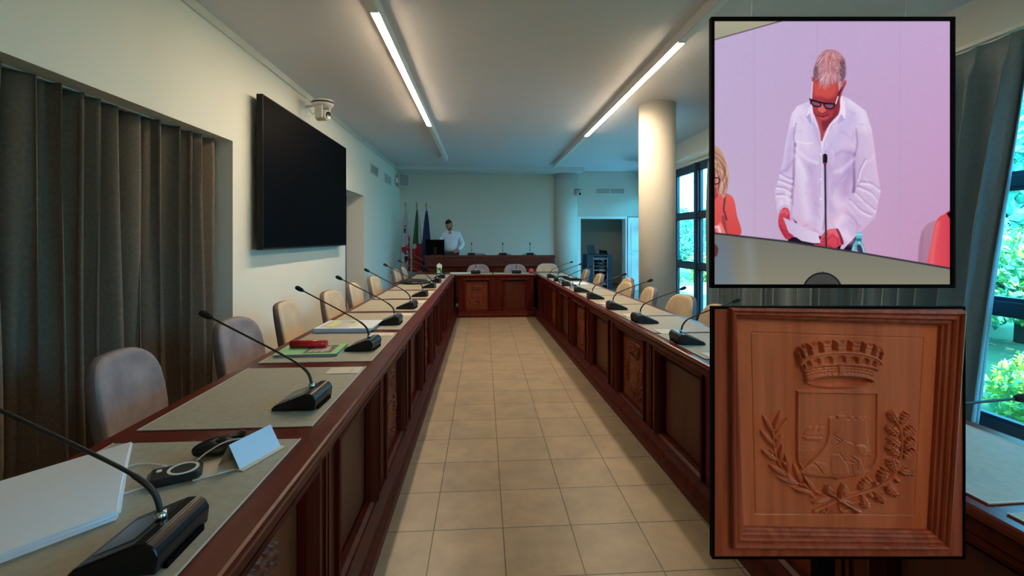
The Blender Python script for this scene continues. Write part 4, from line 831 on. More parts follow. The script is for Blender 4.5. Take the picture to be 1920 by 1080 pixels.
# ---------------------------------------------------------------- things on the tables
# near white papers: a thick folded sheaf
t = empty('paper_sheaf', (-1.02, 1.10, ZT + .0045), 0, 'thick sheaf of folded white papers on the nearest left desk mat', 'papers')
quad = [(-1.33, 1.13), (-1.075, 1.47), (-.835, 1.10), (-1.08, .82)]
def sheet(z0, z1, q, bul, name, matn, par, sh=0.):
    # bilinear sheet with a curled right-hand edge
    def fn(u, v, top):
        x = (q[0][0] * (1 - u) + q[1][0] * u) * (1 - v) + (q[3][0] * (1 - u) + q[2][0] * u) * v; y = (q[0][1] * (1 - u) + q[1][1] * u) * (1 - v) + (q[3][1] * (1 - u) + q[2][1] * u) * v
        return (x + 1.02, y - 1.10, (z1 if top else z0) + bul * math.sin(math.pi * min(1, v * 1.0)) * (.25 + .75 * u) * (1 if top else .7))
    n = 13; a = MB(); V = [fn(i / (n - 1), j / (n - 1), tp) for tp in (0, 1) for j in range(n) for i in range(n)]; F = []; o_ = n * n
    for j in range(n - 1):
        for i in range(n - 1): a0 = j * n + i; F += [(a0, a0 + n, a0 + n + 1, a0 + 1), (o_ + a0, o_ + a0 + 1, o_ + a0 + n + 1, o_ + a0 + n)]
    for i in range(n - 1): F += [(i, i + 1, o_ + i + 1, o_ + i), ((n - 1) * n + i + 1, (n - 1) * n + i, o_ + (n - 1) * n + i, o_ + (n - 1) * n + i + 1), ((i + 1) * n, i * n, o_ + i * n, o_ + (i + 1) * n), (i * n + n - 1, (i + 1) * n + n - 1, o_ + (i + 1) * n + n - 1, o_ + i * n + n - 1)]
    return a.add(V, F).build(name, matn, par, smooth=False)
for k in range(5):
    q = [(x + rnd.uniform(-.004, .004), y + rnd.uniform(-.004, .004) + .002 * k) for x, y in quad]
    sheet(.001 + .0042 * k, .0046 + .0042 * k, q, .006 + .003 * k, 'sheet' , 'paper', t)
# charging pad
t = empty('charging_pad', (-.825, 1.285, ZT + .0045), R(28), 'black charging puck with a white ring on the nearest left desk mat', 'charger')
MB().box(-.062, -.046, 0, .062, .046, .022, b=.012).build('body', 'leather_black', t, bevel=.002)
rg = MB(); n = 36; V = []
for i in range(n):
    a = 2 * math.pi * i / n
    for r_, z in ((.029, .0222), (.036, .0222), (.036, .0238), (.029, .0238)): V.append((.018 + r_ * math.cos(a), r_ * math.sin(a), z))
rg.add(V, [(i * 4 + j, i * 4 + (j + 1) % 4, ((i + 1) % n) * 4 + (j + 1) % 4, ((i + 1) % n) * 4 + j) for i in range(n) for j in range(4)]).build('ring', 'white_ring', t)
MB().box(-.042, .008, .0222, -.030, .022, .0236, b=.001).build('indicator', 'white_ring', t)
tag(MB().tube(smooth3([(-1.02, 1.30, .758), (-.98, 1.36, .760), (-.93, 1.36, .759), (-.885, 1.335, .764)], 6), .0022, 6).tube([(-.90, 1.345, .763), (-.878, 1.33, .765)], .004, 8).build('cable', 'cable_white', smooth=True), 'white cable running from the charging puck under the papers, upper one', 'cable')
tag(MB().tube(smooth3([(-.98, 1.12, .758), (-.93, 1.18, .758), (-.88, 1.225, .759), (-.855, 1.24, .763)], 6), .0026, 6).build('cable', 'cable_white', smooth=True), 'white cable below the charging puck, lower one', 'cable')
tag(MB().tube(smooth3([(-.80, 1.335, .777), (-.79, 1.37, .785), (-.755, 1.40, .800), (-.715, 1.425, .796), (-.70, 1.40, .775), (-.705, 1.38, .760)], 6), .0022, 6).build('cable', 'cable_white', smooth=True), 'white cable arching from the charging puck over the black pouch', 'cable')
# leather pouch: a crumpled body
t = empty('leather_pouch', (-.79, 1.425, ZT + .0045), R(35), 'crumpled black leather pouch beside the charging puck', 'pouch')
rp = random.Random(2)
MB().grid(26, 12, lambda u, v: ((.075 * math.cos(2 * math.pi * u) * math.sin(math.pi * (v * .98 + .01)) * (1 + .12 * math.sin(6 * math.pi * u + 3 * v))), (.034 * math.sin(2 * math.pi * u) * math.sin(math.pi * (v * .98 + .01)) * (1 + .2 * math.cos(8 * math.pi * u))), .0225 - .022 * math.cos(math.pi * v) + .006 * v * math.sin(10 * math.pi * u)), closed=True).build('pouch_body', 'leather_black', t, smooth=True)
MB().box(-.01, -.012, .040, .072, .016, .046, b=.002).tube([(.05, 0, .045), (.062, .0, .052), (.072, .0, .046)], .004, 8).build('flap', 'leather_black', t)
# tent card
t = empty('tent_card', (-.668, 1.395, ZT + .0045), R(-20), 'blank pale blue tent card standing on a folded beige card on the nearest left mat', 'name card')
MB().prism([(-.012, .001), (.035, .001), (.035, .003), (-.012, .003)], lambda u, v, w: (u, w, v), -.078, .078).build('base_fold', 'card', t)
MB().prism([(.020, .003), (-.018, .066), (-.020, .065), (.018, .002)], lambda u, v, w: (u, w, v), -.074, .074).build('front_face', 'card_blue', t, bevel=.0004)
MB().prism([(-.018, .066), (-.055, .002), (-.057, .003), (-.020, .065)], lambda u, v, w: (u, w, v), -.074, .074).build('back_face', 'paper_back', t)
k = dup(k0, (-.735, 1.352, ZT + .0045), R(35), 'folded beige card lying half under the blue tent card', 'loose cards on the nearest left mat'); 
# green folder and red tube
t = empty('document_folder', (-.97, 2.66, ZT + .0045), R(2), 'light green document folder with papers on the third left desk mat', 'folder')
for i in range(4): MB().box(-.165 + .006 * (i % 2), -.105 - .004 * i % .01, .0005 + .003 * i, .175 - .008 * (i % 3), .115, .003 + .003 * i).build('sheet', ['paper', 'green_dark', 'paper_edge', 'green_dark'][i], t)
MB().box(-.17, -.112, .0125, .165, .128, .0148, b=.0006).build('cover', 'green_folder', t)
MB().box(-.02, -.085, .015, .13, .10, .0154).build('cover_picture', 'picture_grey', t)
pm = MB()
for i in range(9): pm.box(.0 + .012 * i, -.07 + .01 * (i % 3), .0155, .008 + .012 * i, .02 + .02 * (i % 4), .0157)
pm.build('picture_detail', 'card', bpy.data.objects['cover_picture'])
t = empty('cardboard_tube', (-1.0, 2.70, ZT + .0045 + .0158 + .0215), R(-2), 'red cardboard tube lying on the green folder', 'tube')
MB().tube([(-.10, 0, 0), (.10, 0, 0)], .0215, 28).build('tube_body', 'red_tube', t, smooth=False); MB().tube([(.10, 0, 0), (.104, 0, 0)], .020, 28).build('cap', 'red_cap', t)
for p in bpy.data.objects['tube_body'].data.polygons: p.use_smooth = len(p.vertices) == 4
# pile of white papers
t = empty('paper_stack', (-.965, 3.335, ZT + .0045), R(-1), 'stack of printed white papers with yellow marks on the fourth left desk mat', 'papers')
for i in range(9): a = rnd.uniform(-.006, .006); MB().box(-.18 + a, -.155 - a, .0005 + .0036 * i, .185 + a + .003 * i, .15, .0036 + .0036 * i).build('sheet', 'paper' if i % 3 else 'paper_edge', t)
z = .0005 + .0036 * 9
pm = MB()
for i in range(22): y = -.13 + .012 * i; pm.box(-.15, y, z, -.15 + .29 * rnd.uniform(.5, 1), y + .004, z + .0003)
pm.build('print_lines', 'card', t); MB().box(-.12, -.10, z, -.06, .09, z + .0005).box(.04, -.05, z, .08, .08, z + .0005).build('highlighter_marks', 'highlight', t)
# round black bag
t = empty('round_bag', (-.985, 6.62, ZT + .0045), R(5), 'flat round black bag lying on the eighth left desk mat', 'bag')
MB().lathe([(.01, 0), (.18, 0), (.205, .012), (.205, .028), (.18, .042), (.08, .047), (.002, .047)], 40, sx=1.0, sy=1.15).build('bag_body', 'leather_black', t, smooth=True)
MB().tube([(-.19, -.05, .02), (-.26, -.08, .008), (-.27, -.02, .006), (-.20, .02, .02)], .006, 8).build('strap', 'leather_black', t, smooth=True)
# carton and papers at the far left corner
t = empty('drink_carton', (-.80, 8.45, ZT + .0045), R(10), 'green and white carton standing at the far end of the left table', 'carton')
MB().box(-.045, -.045, 0, .045, .045, .15, b=.002).build('carton_body', 'carton_green', t)
pm = MB().box(-.0455, -.0458, .10, .0455, .0458, .15)
for i in range(14): a, b_ = rnd.uniform(-.04, .03), rnd.uniform(.005, .085); pm.box(a, -.0462, b_, a + .014, -.0452, b_ + .012)
pm.build('printed_band', 'carton_white', t); MB().prism([(-.045, .15), (.045, .15), (0, .185)], lambda u, v, w: (u, w, v), -.043, .043).build('gable_top', 'carton_white', t)
tag(MB().box(-.60, 8.30, ZT + .0045, -.22, 8.56, ZT + .0095, b=.001).box(-.52, 8.26, ZT + .0096, -.30, 8.48, ZT + .012).build('paper_stack', 'paper'), 'loose white papers at the left corner of the cross table', 'papers')
t = empty('red_ball', (.86, 8.22, ZT + .0045), 0, 'small red ball at the right corner of the cross table', 'ball')
MB().sphere((0, 0, .045), .045, 20, 12).build('ball_body', 'red_ball', t, smooth=True); MB().lathe([(.01, .086), (.008, .098), (.001, .099)], 12).build('knob', 'red_cap', t, smooth=True)
# things at the far end of the right table
for i, (lx, y) in enumerate(((.28, 7.35), (.38, 6.95))):
    t = empty('laptop', RP(lx, y, ZT + .0045), R(-85), 'closed black laptop on the far part of the right table, %s' % ('farther one' if i == 0 else 'nearer one'), 'laptop', 'laptops on the right table')
    MB().box(-.15, -.10, 0, .15, .10, .010, b=.003).build('base', 'black_plastic', t); MB().box(-.15, -.10, .0105, .15, .10, .018, b=.003).build('lid', 'black_matt', t)
def glass(lx, y, lb):
    t = empty('drinking_glass', RP(lx, y, ZT + .0045), 0, lb, 'glass', 'glasses on the right table')
    MB().lathe([(.026, 0), (.032, .09), (.030, .09), (.024, .006), (.001, .006)], 20).build('glass_body', 'clear_glass', t, smooth=True, fix=False)
    MB().lathe([(.001, .007), (.0235, .007), (.027, .045), (.001, .045)], 20).build('water', 'clear_glass', t, smooth=True)
glass(.07, 6.40, 'clear drinking glass on the right table edge, farther one'); glass(.09, 5.78, 'clear drinking glass on the right table edge, nearer one')
tag(MB().box(0, 0, 0, .21, .297, .003, b=.001).build('paper_sheet', 'paper'), 'white paper sheet on the right table in front of the chair by the rack', 'papers')
bpy.data.objects['paper_sheet'].location = RP(.24, 6.28, ZT + .0045)

# ---------------------------------------------------------------- presiding bench, monitor, flags, rack
t = empty('presiding_bench', (0, 10.4, .15), 0, 'raised dark red wooden bench at the far end of the room', 'bench')
MB().box(-1.30, -.03, .62, 1.62, .0, .86).box(-1.32, -.05, .80, 1.64, .38, .84).box(-1.31, -.045, .60, 1.63, -.02, .64).build('top_band', 'wood_shelf', t, bevel=.006)
MB().box(-1.28, 0, 0, 1.60, .03, .60).box(-1.28, .03, 0, -1.25, .36, .80).box(1.57, .03, 0, 1.60, .36, .80).build('front_board', 'wood_front', t)
MB().box(-1.28, .36, .66, 1.60, .46, .70, b=.006).box(-1.28, .38, 0, -1.24, .45, .66).box(1.56, .38, 0, 1.60, .45, .66).build('inner_desk', 'wood_front', t)
for k in range(4):
    a = -1.24 + .71 * k; p_ = MB().box(a + .06, -.012, .08, a + .62, 0, .56, b=.006).build('panel', 'wood_panel', t); MB().box(a + .0, -.018, .03, a + .035, 0, .60).box(a + .11, -.02, .13, a + .57, -.012, .51, b=.006).build('moulding', 'wood_front', p_)
bm_ = None
for i, x in enumerate((-.27, .455, 1.09)):
    loc = (x, 10.62, .9905)
    if bm_ is None: bm_ = make_mic(loc, R(-90), 'microphone on the raised bench, left one', 'microphones on the raised bench', [(-.046, 0, .074), (-.047, 0, .14), (-.05, 0, .20), (-.052, 0, .25)])
    else: dup(bm_, loc, R(-90), 'microphone on the raised bench, %s' % ('middle one' if i == 1 else 'right one'))
# chair backs behind the bench
for i, x in enumerate((-.10, .52, 1.14)): dup(c2, (x, 11.25, .15), R(-90), 'chair behind the raised bench, %s' % ['left one', 'middle one', 'right one'][i], 'chairs behind the raised bench')
t = empty('desktop_monitor', (-1.09, 10.50, .9905), R(0), 'black desktop monitor seen from behind on the left end of the raised bench', 'monitor')
MB().box(-.21, -.015, .02, .21, .012, .37, b=.006).build('monitor_housing', 'black_matt', t); MB().box(-.2, .012, .035, .2, .014, .36).build('screen', 'light_grey', t); MB().box(-.09, -.05, 0, .09, .09, .01, b=.003).box(-.03, -.03, .01, .03, -.015, .2).build('stand', 'black_plastic', t)

def flag(x, y, label, kind, seed, top=2.26):
    t = empty('flagpole_with_flag', (x, y, 0.15), 0, label, 'flag', 'flags in the far left corner'); r = random.Random(seed)
    MB().lathe([(.10, 0), (.10, .02), (.05, .05), (.02, .09)], 24).build('pole_base', 'brass', t, smooth=True)
    MB().tube([(0, 0, .05), (0, 0, top - .25)], .014, 12).build('pole', 'steel', t, smooth=True)
    MB().lathe([(.012, 0), (.024, .015), (.012, .03), (.030, .055), (.026, .075), (.004, .125), (.001, .127)], 14, (0, 0, top - .26)).build('finial', 'brass', t, smooth=True)
    n, k = 72, 40; ztop, zbot = top - .33, .42; V = []; F = []; mi = []
    pl = [(r.uniform(0, 6.28), r.choice((5, 6, 7))) for _ in range(3)]
    for j in range(k + 1):
        v = j / k
        for i in range(n + 1):
            u = i / n; a = math.pi * (-.62 + 1.7 * u) - math.pi / 2 + .15
            R0 = .018 + .098 * min(1, v * 1.7) ** .8 - .02 * max(0, v - .7)
            rr = R0 * (.72 + .30 * math.sin(a * pl[0][1] + pl[0][0] + v * 1.5) + .10 * math.sin(a * 13 + v * 4))
            V.append((rr * math.cos(a) + .01, rr * math.sin(a) * .8, ztop - (ztop - zbot) * v + .05 * u * (v > .5) * v))
    for j in range(k):
        for i in range(n):
            F.append((j * (n + 1) + i, j * (n + 1) + i + 1, (j + 1) * (n + 1) + i + 1, (j + 1) * (n + 1) + i)); u = i / n; v = j / k; c = 0
            if kind == 'a':      # white with red cross and black figures, gathered
                c = 0
                if abs(u - .55) < .06 + .0 or abs(v - .52 - .12 * math.sin(u * 6)) < .04: c = 1
                for (cu, cv, w, h) in ((.28, .3, .07, .07), (.34, .76, .09, .09), (.72, .33, .06, .08), (.76, .68, .08, .10), (.46, .62, .05, .07)):
                    d = ((u - cu) / w) ** 2 + ((v - cv) / h) ** 2
                    if d < 1: c = 2 if abs(v - cv + h * .35) > .018 else 0
            if kind == 'b': q = u + .25 * (v - .5) ; c = 0 if (v < .55 and (u < .42 or u > .62)) or (u > .6 and v < .75) else (1 if v < .55 or (u < .3 and v < .62) else 2)
            if kind == 'c':
                c = 0
                for s_ in range(6):
                    cu, cv = .5 + .16 * math.cos(s_ * 1.05), .5 + .12 * math.sin(s_ * 1.05)
                    if abs(u - cu) < .012 and abs(v - cv) < .014: c = 1
            mi.append(c)
    b_ = MB().add(V, F); b_.m = mi
    mats = {'a': ['flag_white', 'flag_red', 'flag_black'], 'b': ['flag_green', 'flag_white', 'flag_red'], 'c': ['flag_blue', 'flag_gold']}[kind]
    b_.build('flag_cloth', mats, t, smooth=True, solid=.003, fix=False)
flag(-1.87, 11.2, 'white flag with red cross and dark heads, leftmost on its pole', 'a', 2)
flag(-1.60, 11.2, 'green white and red flag, middle of the three poles', 'b', 5)
flag(-1.375, 11.2, 'dark blue flag with gold stars, nearest the monitor', 'c', 9, 2.24)

t = empty('equipment_rack', (3.15, 12.5, 0), R(-3), 'dark blue equipment rack with cables inside the back-right doorway', 'rack')
MB().box(-.34, -.3, 0, -.30, .4, .93).box(.30, -.3, 0, .34, .4, .93).box(-.30, -.3, .90, .30, .4, .93).box(-.30, -.3, 0, .30, .4, .04).box(-.30, .38, .04, .30, .4, .90).box(-.34, -.3, .93, .34, .4, .945).build('cabinet', 'rack_blue', t)
MB().box(-.17, -.31, .05, -.155, -.30, .88).box(.20, -.31, .05, .215, -.30, .88).build('front_rails', 'rack_rail', t); MB().box(-.30, -.302, .04, -.175, -.28, .90).box(.22, -.302, .04, .30, -.28, .90).build('side_strips', 'rack_blue', t)
zs = [.80, .70, .60, .50, .36, .25, .12]
for i, z in enumerate(zs): MB().box(-.15, -.27, z, .195, .2, z + (.045 if i % 2 else .07), b=.004).build('rack_unit', 'rack_dark' if i % 3 else 'rack_grey', t)
for i in range(14):
    x = rnd.uniform(-.13, .1); z = rnd.choice(zs[:4]) + .03; MB().tube(smooth3([(x, -.272, z), (x + .02, -.30, z - .02), (x + rnd.uniform(0, .08), -.30, z - .07), (x + rnd.uniform(.02, .1), -.275, z - .1)], 5), .003, 5).build('cable', 'light_grey' if i % 2 else 'rack_rail', t, smooth=True)
MB().box(.02, -.275, .52, .07, -.268, .545).box(-.10, -.275, .27, .0, -.268, .29).build('label_strip', 'light_grey', t)
t = empty('small_monitor', (2.98, 12.4, .945), R(10), 'small dark monitor on the left of the rack top', 'monitor'); MB().add([(-.12, 0, .03), (.10, 0, .02), (.10, .02, .02), (-.12, .02, .03), (-.13, .05, .25), (.07, .05, .25), (.07, .07, .25), (-.13, .07, .25)], [(0, 3, 2, 1), (4, 5, 6, 7), (0, 1, 5, 4), (1, 2, 6, 5), (2, 3, 7, 6), (3, 0, 4, 7)]).build('monitor_housing', 'rack_dark', t, bevel=.004); MB().box(-.07, -.03, 0, .07, .1, .012).box(-.02, .02, .012, .02, .05, .06).build('stand', 'rack_dark', t)
t = empty('desk_telephone', (3.30, 12.4, .945), 0, 'black desk telephone on the right of the rack top', 'telephone'); MB().prism([(0, 0), (.16, 0), (.16, .10), (.12, .11), (0, .03)], lambda u, v, w: (w, u - .05, v), -.10, .10).build('telephone_body', 'rack_dark', t, bevel=.004); MB().tube([(-.08, -.03, .06), (-.08, .0, .085), (-.08, .10, .13), (-.08, .12, .12)], [.018, .012, .012, .018], 10).build('handset', 'black_plastic', t, smooth=True)
for i, (x, h) in enumerate(((3.43, .07), (3.47, .05))): tag(MB().lathe([(.016, 0), (.018, h * .8), (.012, h)], 14, (x, 12.33, .945)).build('small_jar', 'grey_plastic', smooth=True), 'small grey pot on the rack top, %s' % ('taller left one' if i == 0 else 'shorter right one'), 'pot', 'pots on the rack')

# ---------------------------------------------------------------- the man behind the bench
def skin_mesh(name, V, E, rad, mat_, par, sub=2):
    me = bpy.data.meshes.new(name); me.from_pydata(V, E, []); o = bpy.data.objects.new(name, me); COL.objects.link(o); o.parent = par
    sk = o.modifiers.new('skin', 'SKIN'); sk.use_smooth_shade = True; lay = me.skin_vertices[0].data if me.skin_vertices else None
    if lay is None:
        import bmesh
        bm = bmesh.new(); bm.from_mesh(me); bm.verts.layers.skin.verify(); bm.to_mesh(me); bm.free(); lay = me.skin_vertices[0].data
    for i, r in enumerate(rad): lay[i].radius = r if isinstance(r, tuple) else (r, r); lay[i].use_root = (i == 0)
    sb = o.modifiers.new('sub', 'SUBSURF'); sb.levels = sub; sb.render_levels = sub; me.materials.append(M[mat_]); return o
px = -.76; man = empty('person', (px, 10.98, .15), 0, 'bearded person in a white shirt standing behind the raised bench, looking down', 'person')
J = dict(pel=(0, 0, .90), wai=(0, .01, 1.04), che=(0, 0, 1.24), nb=(-.01, 0, 1.385), nt=(-.03, -.03, 1.45), hd=(-.045, -.05, 1.52),
         ls=(.175, .0, 1.33), le=(.275, .03, 1.08), lw=(.175, -.17, .96), rs=(-.185, .0, 1.33), re=(-.27, -.06, 1.10), rw=(-.20, -.27, .97),
         lh=(.10, .0, .84), lk=(.11, -.01, .46), la=(.12, .02, .09), lf=(.13, -.13, .035), rh=(-.10, .0, .84), rk=(-.11, -.01, .46), ra=(-.12, .02, .09), rf=(-.13, -.13, .035))
names = list(J); V = [J[k] for k in names]; ix = {k: i for i, k in enumerate(names)}
E_ = [('pel', 'wai'), ('wai', 'che'), ('che', 'nb'), ('nb', 'nt'), ('nt', 'hd'), ('che', 'ls'), ('ls', 'le'), ('le', 'lw'), ('che', 'rs'), ('rs', 're'), ('re', 'rw'), ('pel', 'lh'), ('lh', 'lk'), ('lk', 'la'), ('la', 'lf'), ('pel', 'rh'), ('rh', 'rk'), ('rk', 'ra'), ('ra', 'rf')]
rad = dict(pel=(.14, .10), wai=(.13, .095), che=(.15, .10), nb=.055, nt=.05, hd=.06, ls=.06, le=.042, lw=.026, rs=.06, re=.042, rw=.026, lh=.085, lk=.058, la=.036, lf=.03, rh=.085, rk=.058, ra=.036, rf=.03)
E1 = [(ix[a], ix[b_]) for a, b_ in E_]; R1 = [rad[k] for k in names]
def hand(w, dirv, sidev, V, E, Rd, wi_):
    d = Vector(dirv).normalized(); s_ = Vector(sidev).normalized(); w = Vector(w); p = w + d * .045; V.append(tuple(p)); Rd.append((.026, .016)); pi_ = len(V) - 1; E.append((wi_, pi_))
    for k, (o_, L) in enumerate(((-.028, .065), (-.010, .078), (.010, .072), (.027, .056))):
        a = w + d * .085 + s_ * o_; b_ = a + d * L * .55 + Vector((0, 0, -.008)); c = b_ + d * L * .4 + Vector((0, 0, -.02)); i0 = len(V); V.extend([tuple(a), tuple(b_), tuple(c)]); Rd.extend([.0095, .0085, .007]); E.extend([(pi_, i0), (i0, i0 + 1), (i0 + 1, i0 + 2)])
    a = w + d * .035 - s_ * .034; b_ = a + d * .03 - s_ * .018; i0 = len(V); V.extend([tuple(a), tuple(b_)]); Rd.extend([.011, .0085]); E.extend([(pi_, i0), (i0, i0 + 1)])
hand(J['lw'], (-.35, -.75, -.25), (.9, -.4, 0), V, E1, R1, ix['lw']); hand(J['rw'], (.2, -.9, -.2), (-.9, -.2, 0), V, E1, R1, ix['rw'])
skin_mesh('body', V, E1, R1, 'skin', man)
names2 = ['pel', 'wai', 'che', 'ls', 'le', 'lw', 'rs', 're', 'rw', 'nb']; i2 = {k: i for i, k in enumerate(names2)}
sh_r = dict(pel=(.175, .125), wai=(.165, .12), che=(.185, .125), nb=.075, ls=.085, le=.062, lw=.045, rs=.085, re=.062, rw=.045)
skin_mesh('shirt', [J[k] for k in names2], [(i2[a], i2[b_]) for a, b_ in E_ if a in i2 and b_ in i2], [sh_r[k] for k in names2], 'shirt_white', man)
cl = MB(); 
for sg in (-1, 1): cl.add([(-.02 + sg * .01, -.085, 1.40), (-.02 + sg * .075, -.05, 1.43), (-.02 + sg * .07, -.10, 1.345), (-.02 + sg * .01, -.085, 1.394), (-.02 + sg * .075, -.045, 1.424), (-.02 + sg * .07, -.095, 1.339)], [(0, 1, 2), (5, 4, 3), (0, 3, 4, 1), (1, 4, 5, 2), (2, 5, 3, 0)])
cl.build('collar', 'shirt_white', man); MB().box(-.012, -.135, 1.0, .004, -.128, 1.34).build('button_placket', 'shirt_white', man)
names3 = ['pel', 'lh', 'lk', 'la', 'rh', 'rk', 'ra']; i3 = {k: i for i, k in enumerate(names3)}; tr_r = dict(pel=(.155, .12), lh=.105, lk=.078, la=.062, rh=.105, rk=.078, ra=.062)
skin_mesh('trousers', [J[k] for k in names3], [(i3[a], i3[b_]) for a, b_ in E_ if a in i3 and b_ in i3], [tr_r[k] for k in names3], 'trouser_dark', man)
for sg in (-1, 1): MB().sphere((sg * .125, -.07, .045), (.05, .14, .045)).build('shoe', 'shoe', man, smooth=True)
# head: shaped ellipsoid, bowed towards the desk
hp = bpy.data.objects.new('head', bpy.data.meshes.new('head')); COL.objects.link(hp); hp.parent = man; hp.location = (-.05, -.07, 1.56); hp.rotation_euler = (R(30), R(-4), R(-14))
V = []; F = []; n, k = 40, 28
for j in range(k + 1):
    ph = math.pi * j / k
    for i in range(n):
        a = 2 * math.pi * i / n; x = math.sin(ph) * math.cos(a) * .076; y = math.sin(ph) * math.sin(a) * .096; z = -math.cos(ph) * .115
        if z < 0: x *= 1 - .30 * (z / .115) ** 2; y = y * (1 - .12 * (z / .115) ** 2) - .01 * (-z / .115)
        if y < 0:
            g = lambda cx, cz, sx_, sz_: math.exp(-((x - cx) / sx_) ** 2 - ((z - cz) / sz_) ** 2)
            y -= .026 * g(0, -.018, .011, .020) + .008 * g(0, .020, .04, .008) + .007 * g(0, -.058, .022, .010) + .008 * g(0, -.095, .02, .012); y += .010 * g(-.03, .004, .014, .009) + .010 * g(.03, .004, .014, .009)
        V.append((x, y, z))
for j in range(k):
    for i in range(n): F.append((j * n + i, j * n + (i + 1) % n, (j + 1) * n + (i + 1) % n, (j + 1) * n + i))
hp.data.from_pydata(V, [], F); hp.data.materials.append(M['skin']); hp.data.polygons.foreach_set('use_smooth', [True] * len(F))
def headpatch(name, matn, cond, off):
    b_ = MB(); V2 = []
    for (x, y, z) in V: L = math.sqrt((x / .076) ** 2 + (y / .096) ** 2 + (z / .115) ** 2) + 1e-6; q = off(x, y, z); V2.append((x * (1 + q), y * (1 + q), z * (1 + q)))
    F2 = [f for f in F if all(cond(*V[i]) for i in f)]; b_.add(V2, F2); o = b_.build(name, matn, hp, smooth=True, solid=.006, fix=False); return o
headpatch('hair', 'hair_dark', lambda x, y, z: z > .052 or (y > -.01 and z > -.055), lambda x, y, z: .09 + .03 * math.sin(60 * x) * math.sin(50 * y))
headpatch('beard', 'hair_dark', lambda x, y, z: (y < .03 and -.125 < z < -.03 and not (abs(x) < .018 and -.066 < z < -.050)) and not (abs(x) < .03 and z > -.038), lambda x, y, z: .07)
for sg in (-1, 1):
    MB().sphere((sg * .030, -.0775, .002), .0115, 12, 8).build('eye', 'eye_white', hp, smooth=True); MB().sphere((sg * .030, -.0870, -.003), .006, 10, 6).build('iris', 'hair_dark', hp, smooth=True)
    MB().sphere((sg * .079, .008, -.005), (.010, .020, .032), 12, 8).build('ear', 'skin', hp, smooth=True); MB().tube([(sg * .014, -.100, .018), (sg * .03, -.098, .023), (sg * .047, -.086, .018)], [.003, .0045, .002], 6).build('eyebrow', 'hair_dark', hp, smooth=True)
MB().sphere((0, -.098, -.058), (.022, .008, .006), 12, 8).build('mouth', 'lip', hp, smooth=True)

# ---------------------------------------------------------------- two inset pictures built as an added display and panel on a stand (both face the viewer's place in the aisle)
FW = Vector((math.sin(YAW), math.cos(YAW), 0)); RT = Vector((math.cos(YAW), -math.sin(YAW), 0)); DIST = 1.0
def board(name, px_, pz, label, cat): return empty(name, (FW * DIST + RT * ((px_ - 960) / 860) * DIST + Vector((0, 0, 1.4 - (pz - 446) / 860 * DIST))), -YAW, label, cat)
S = DIST / 860
b1 = board('inset_picture_display', 1561.5, 286, 'added hanging display with inset picture of a person in a white shirt holding a paper', 'inset picture')  # inset picture built as a screen that the room doesn't have
w, h = 457 * S / 2, 508 * S / 2; e = 6.2 * S
MB().box(-w, -.002, -h, -w + e, .010, h).box(w - e, -.002, -h, w, .010, h).box(-w + e, -.002, -h, w - e, .010, -h + e).box(-w + e, -.002, h - e, w - e, .010, h).build('bezel', 'black_matt', b1)
MB().box(-w + e, .004, -h + e, w - e, .010, h - e).box(-w + .03, .010, -h + .03, w - .03, .024, h - .03).build('rear_housing', 'black_matt', b1)
for sg in (-1, 1): MB().tube([(sg * .17, .012, h), (sg * .17, .012, ZC - b1.location.z)], .0009, 6).build('suspension_cable', 'steel', b1); MB().lathe([(.014, 0), (.014, -.012)][::-1], 12, (sg * .17, .012, ZC - b1.location.z)).build('ceiling_anchor', 'steel', b1)  # invented cables and anchors to hold up the inset picture
P_ = paint(); sc = S / 2.0979
for k, o in field_parts(P_, {0: 'picture_backdrop', 1: 'pictured_person', 2: 'pictured_microphone', 3: 'pictured_bottle', 4: 'pictured_seated_person', 5: 'pictured_person_edge', 6: 'pictured_fan', 7: 'pictured_paper'}, sc, 0, b1, 'screen_picture', origin=(486.5, 536)):
    o.location = (0, .0035, 0)
b2 = board('inset_carved_panel', 1572, 811, 'added inset panel of wood carved with a crown, shield and two branches', 'carved panel')  # inset picture of a carving, built as an added panel
sc = S / 2.2041; ox, oz = (1572 - 1330) * 2.2041, (811 - 570) * 2.2041
w, h = 237 * S, 236.5 * S; e = 4.5 * S
MB().box(-w, -.002, -h, -w + e, .012, h).box(w - e, -.002, -h, w, .012, h).box(-w + e, -.002, -h, w - e, .012, -h + e).box(-w + e, -.002, h - e, w - e, .012, h).build('outer_edge', 'black_matt', b2)
Q = lambda x, y: ((x - ox) * sc, -(y - oz) * sc)
O = [Q(*p) for p in ((12, 14), (1056, 14), (1056, 1050), (12, 1050))]
A1 = [Q(*p) for p in ((78, 14), (1038, 24), (970, 1000), (84, 996))]; A2 = [Q(*p) for p in ((118, 62), (972, 92), (925, 946), (148, 932))]
b_ = MB(); V = [(x, -.0, z) for x, z in O] + [(x, -.002, z) for x, z in A1] + [(x, .011, z) for x, z in O] + [(x, .011, z) for x, z in A1]
b_.add(V, [(i, (i + 1) % 4, 4 + (i + 1) % 4, 4 + i) for i in range(4)] + [(8 + i, 12 + i, 12 + (i + 1) % 4, 8 + (i + 1) % 4) for i in range(4)] + [(i, 8 + i, 8 + (i + 1) % 4, (i + 1) % 4) for i in range(4)]).build('outer_board', 'relief_frame', b2)
prof = [(0, -.002), (0, -.012), (.06, -.016), (.18, -.018), (.26, -.014), (.30, -.009), (.40, -.010), (.52, -.012), (.60, -.008), (.64, -.003), (.74, -.004), (.84, -.002), (.90, .004), (1, .006), (1.0, .016)]
V = []; n = len(prof)
for c in range(4):
    for u, d_ in prof: V.append((A1[c][0] * (1 - u) + A2[c][0] * u, d_, A1[c][1] * (1 - u) + A2[c][1] * u))
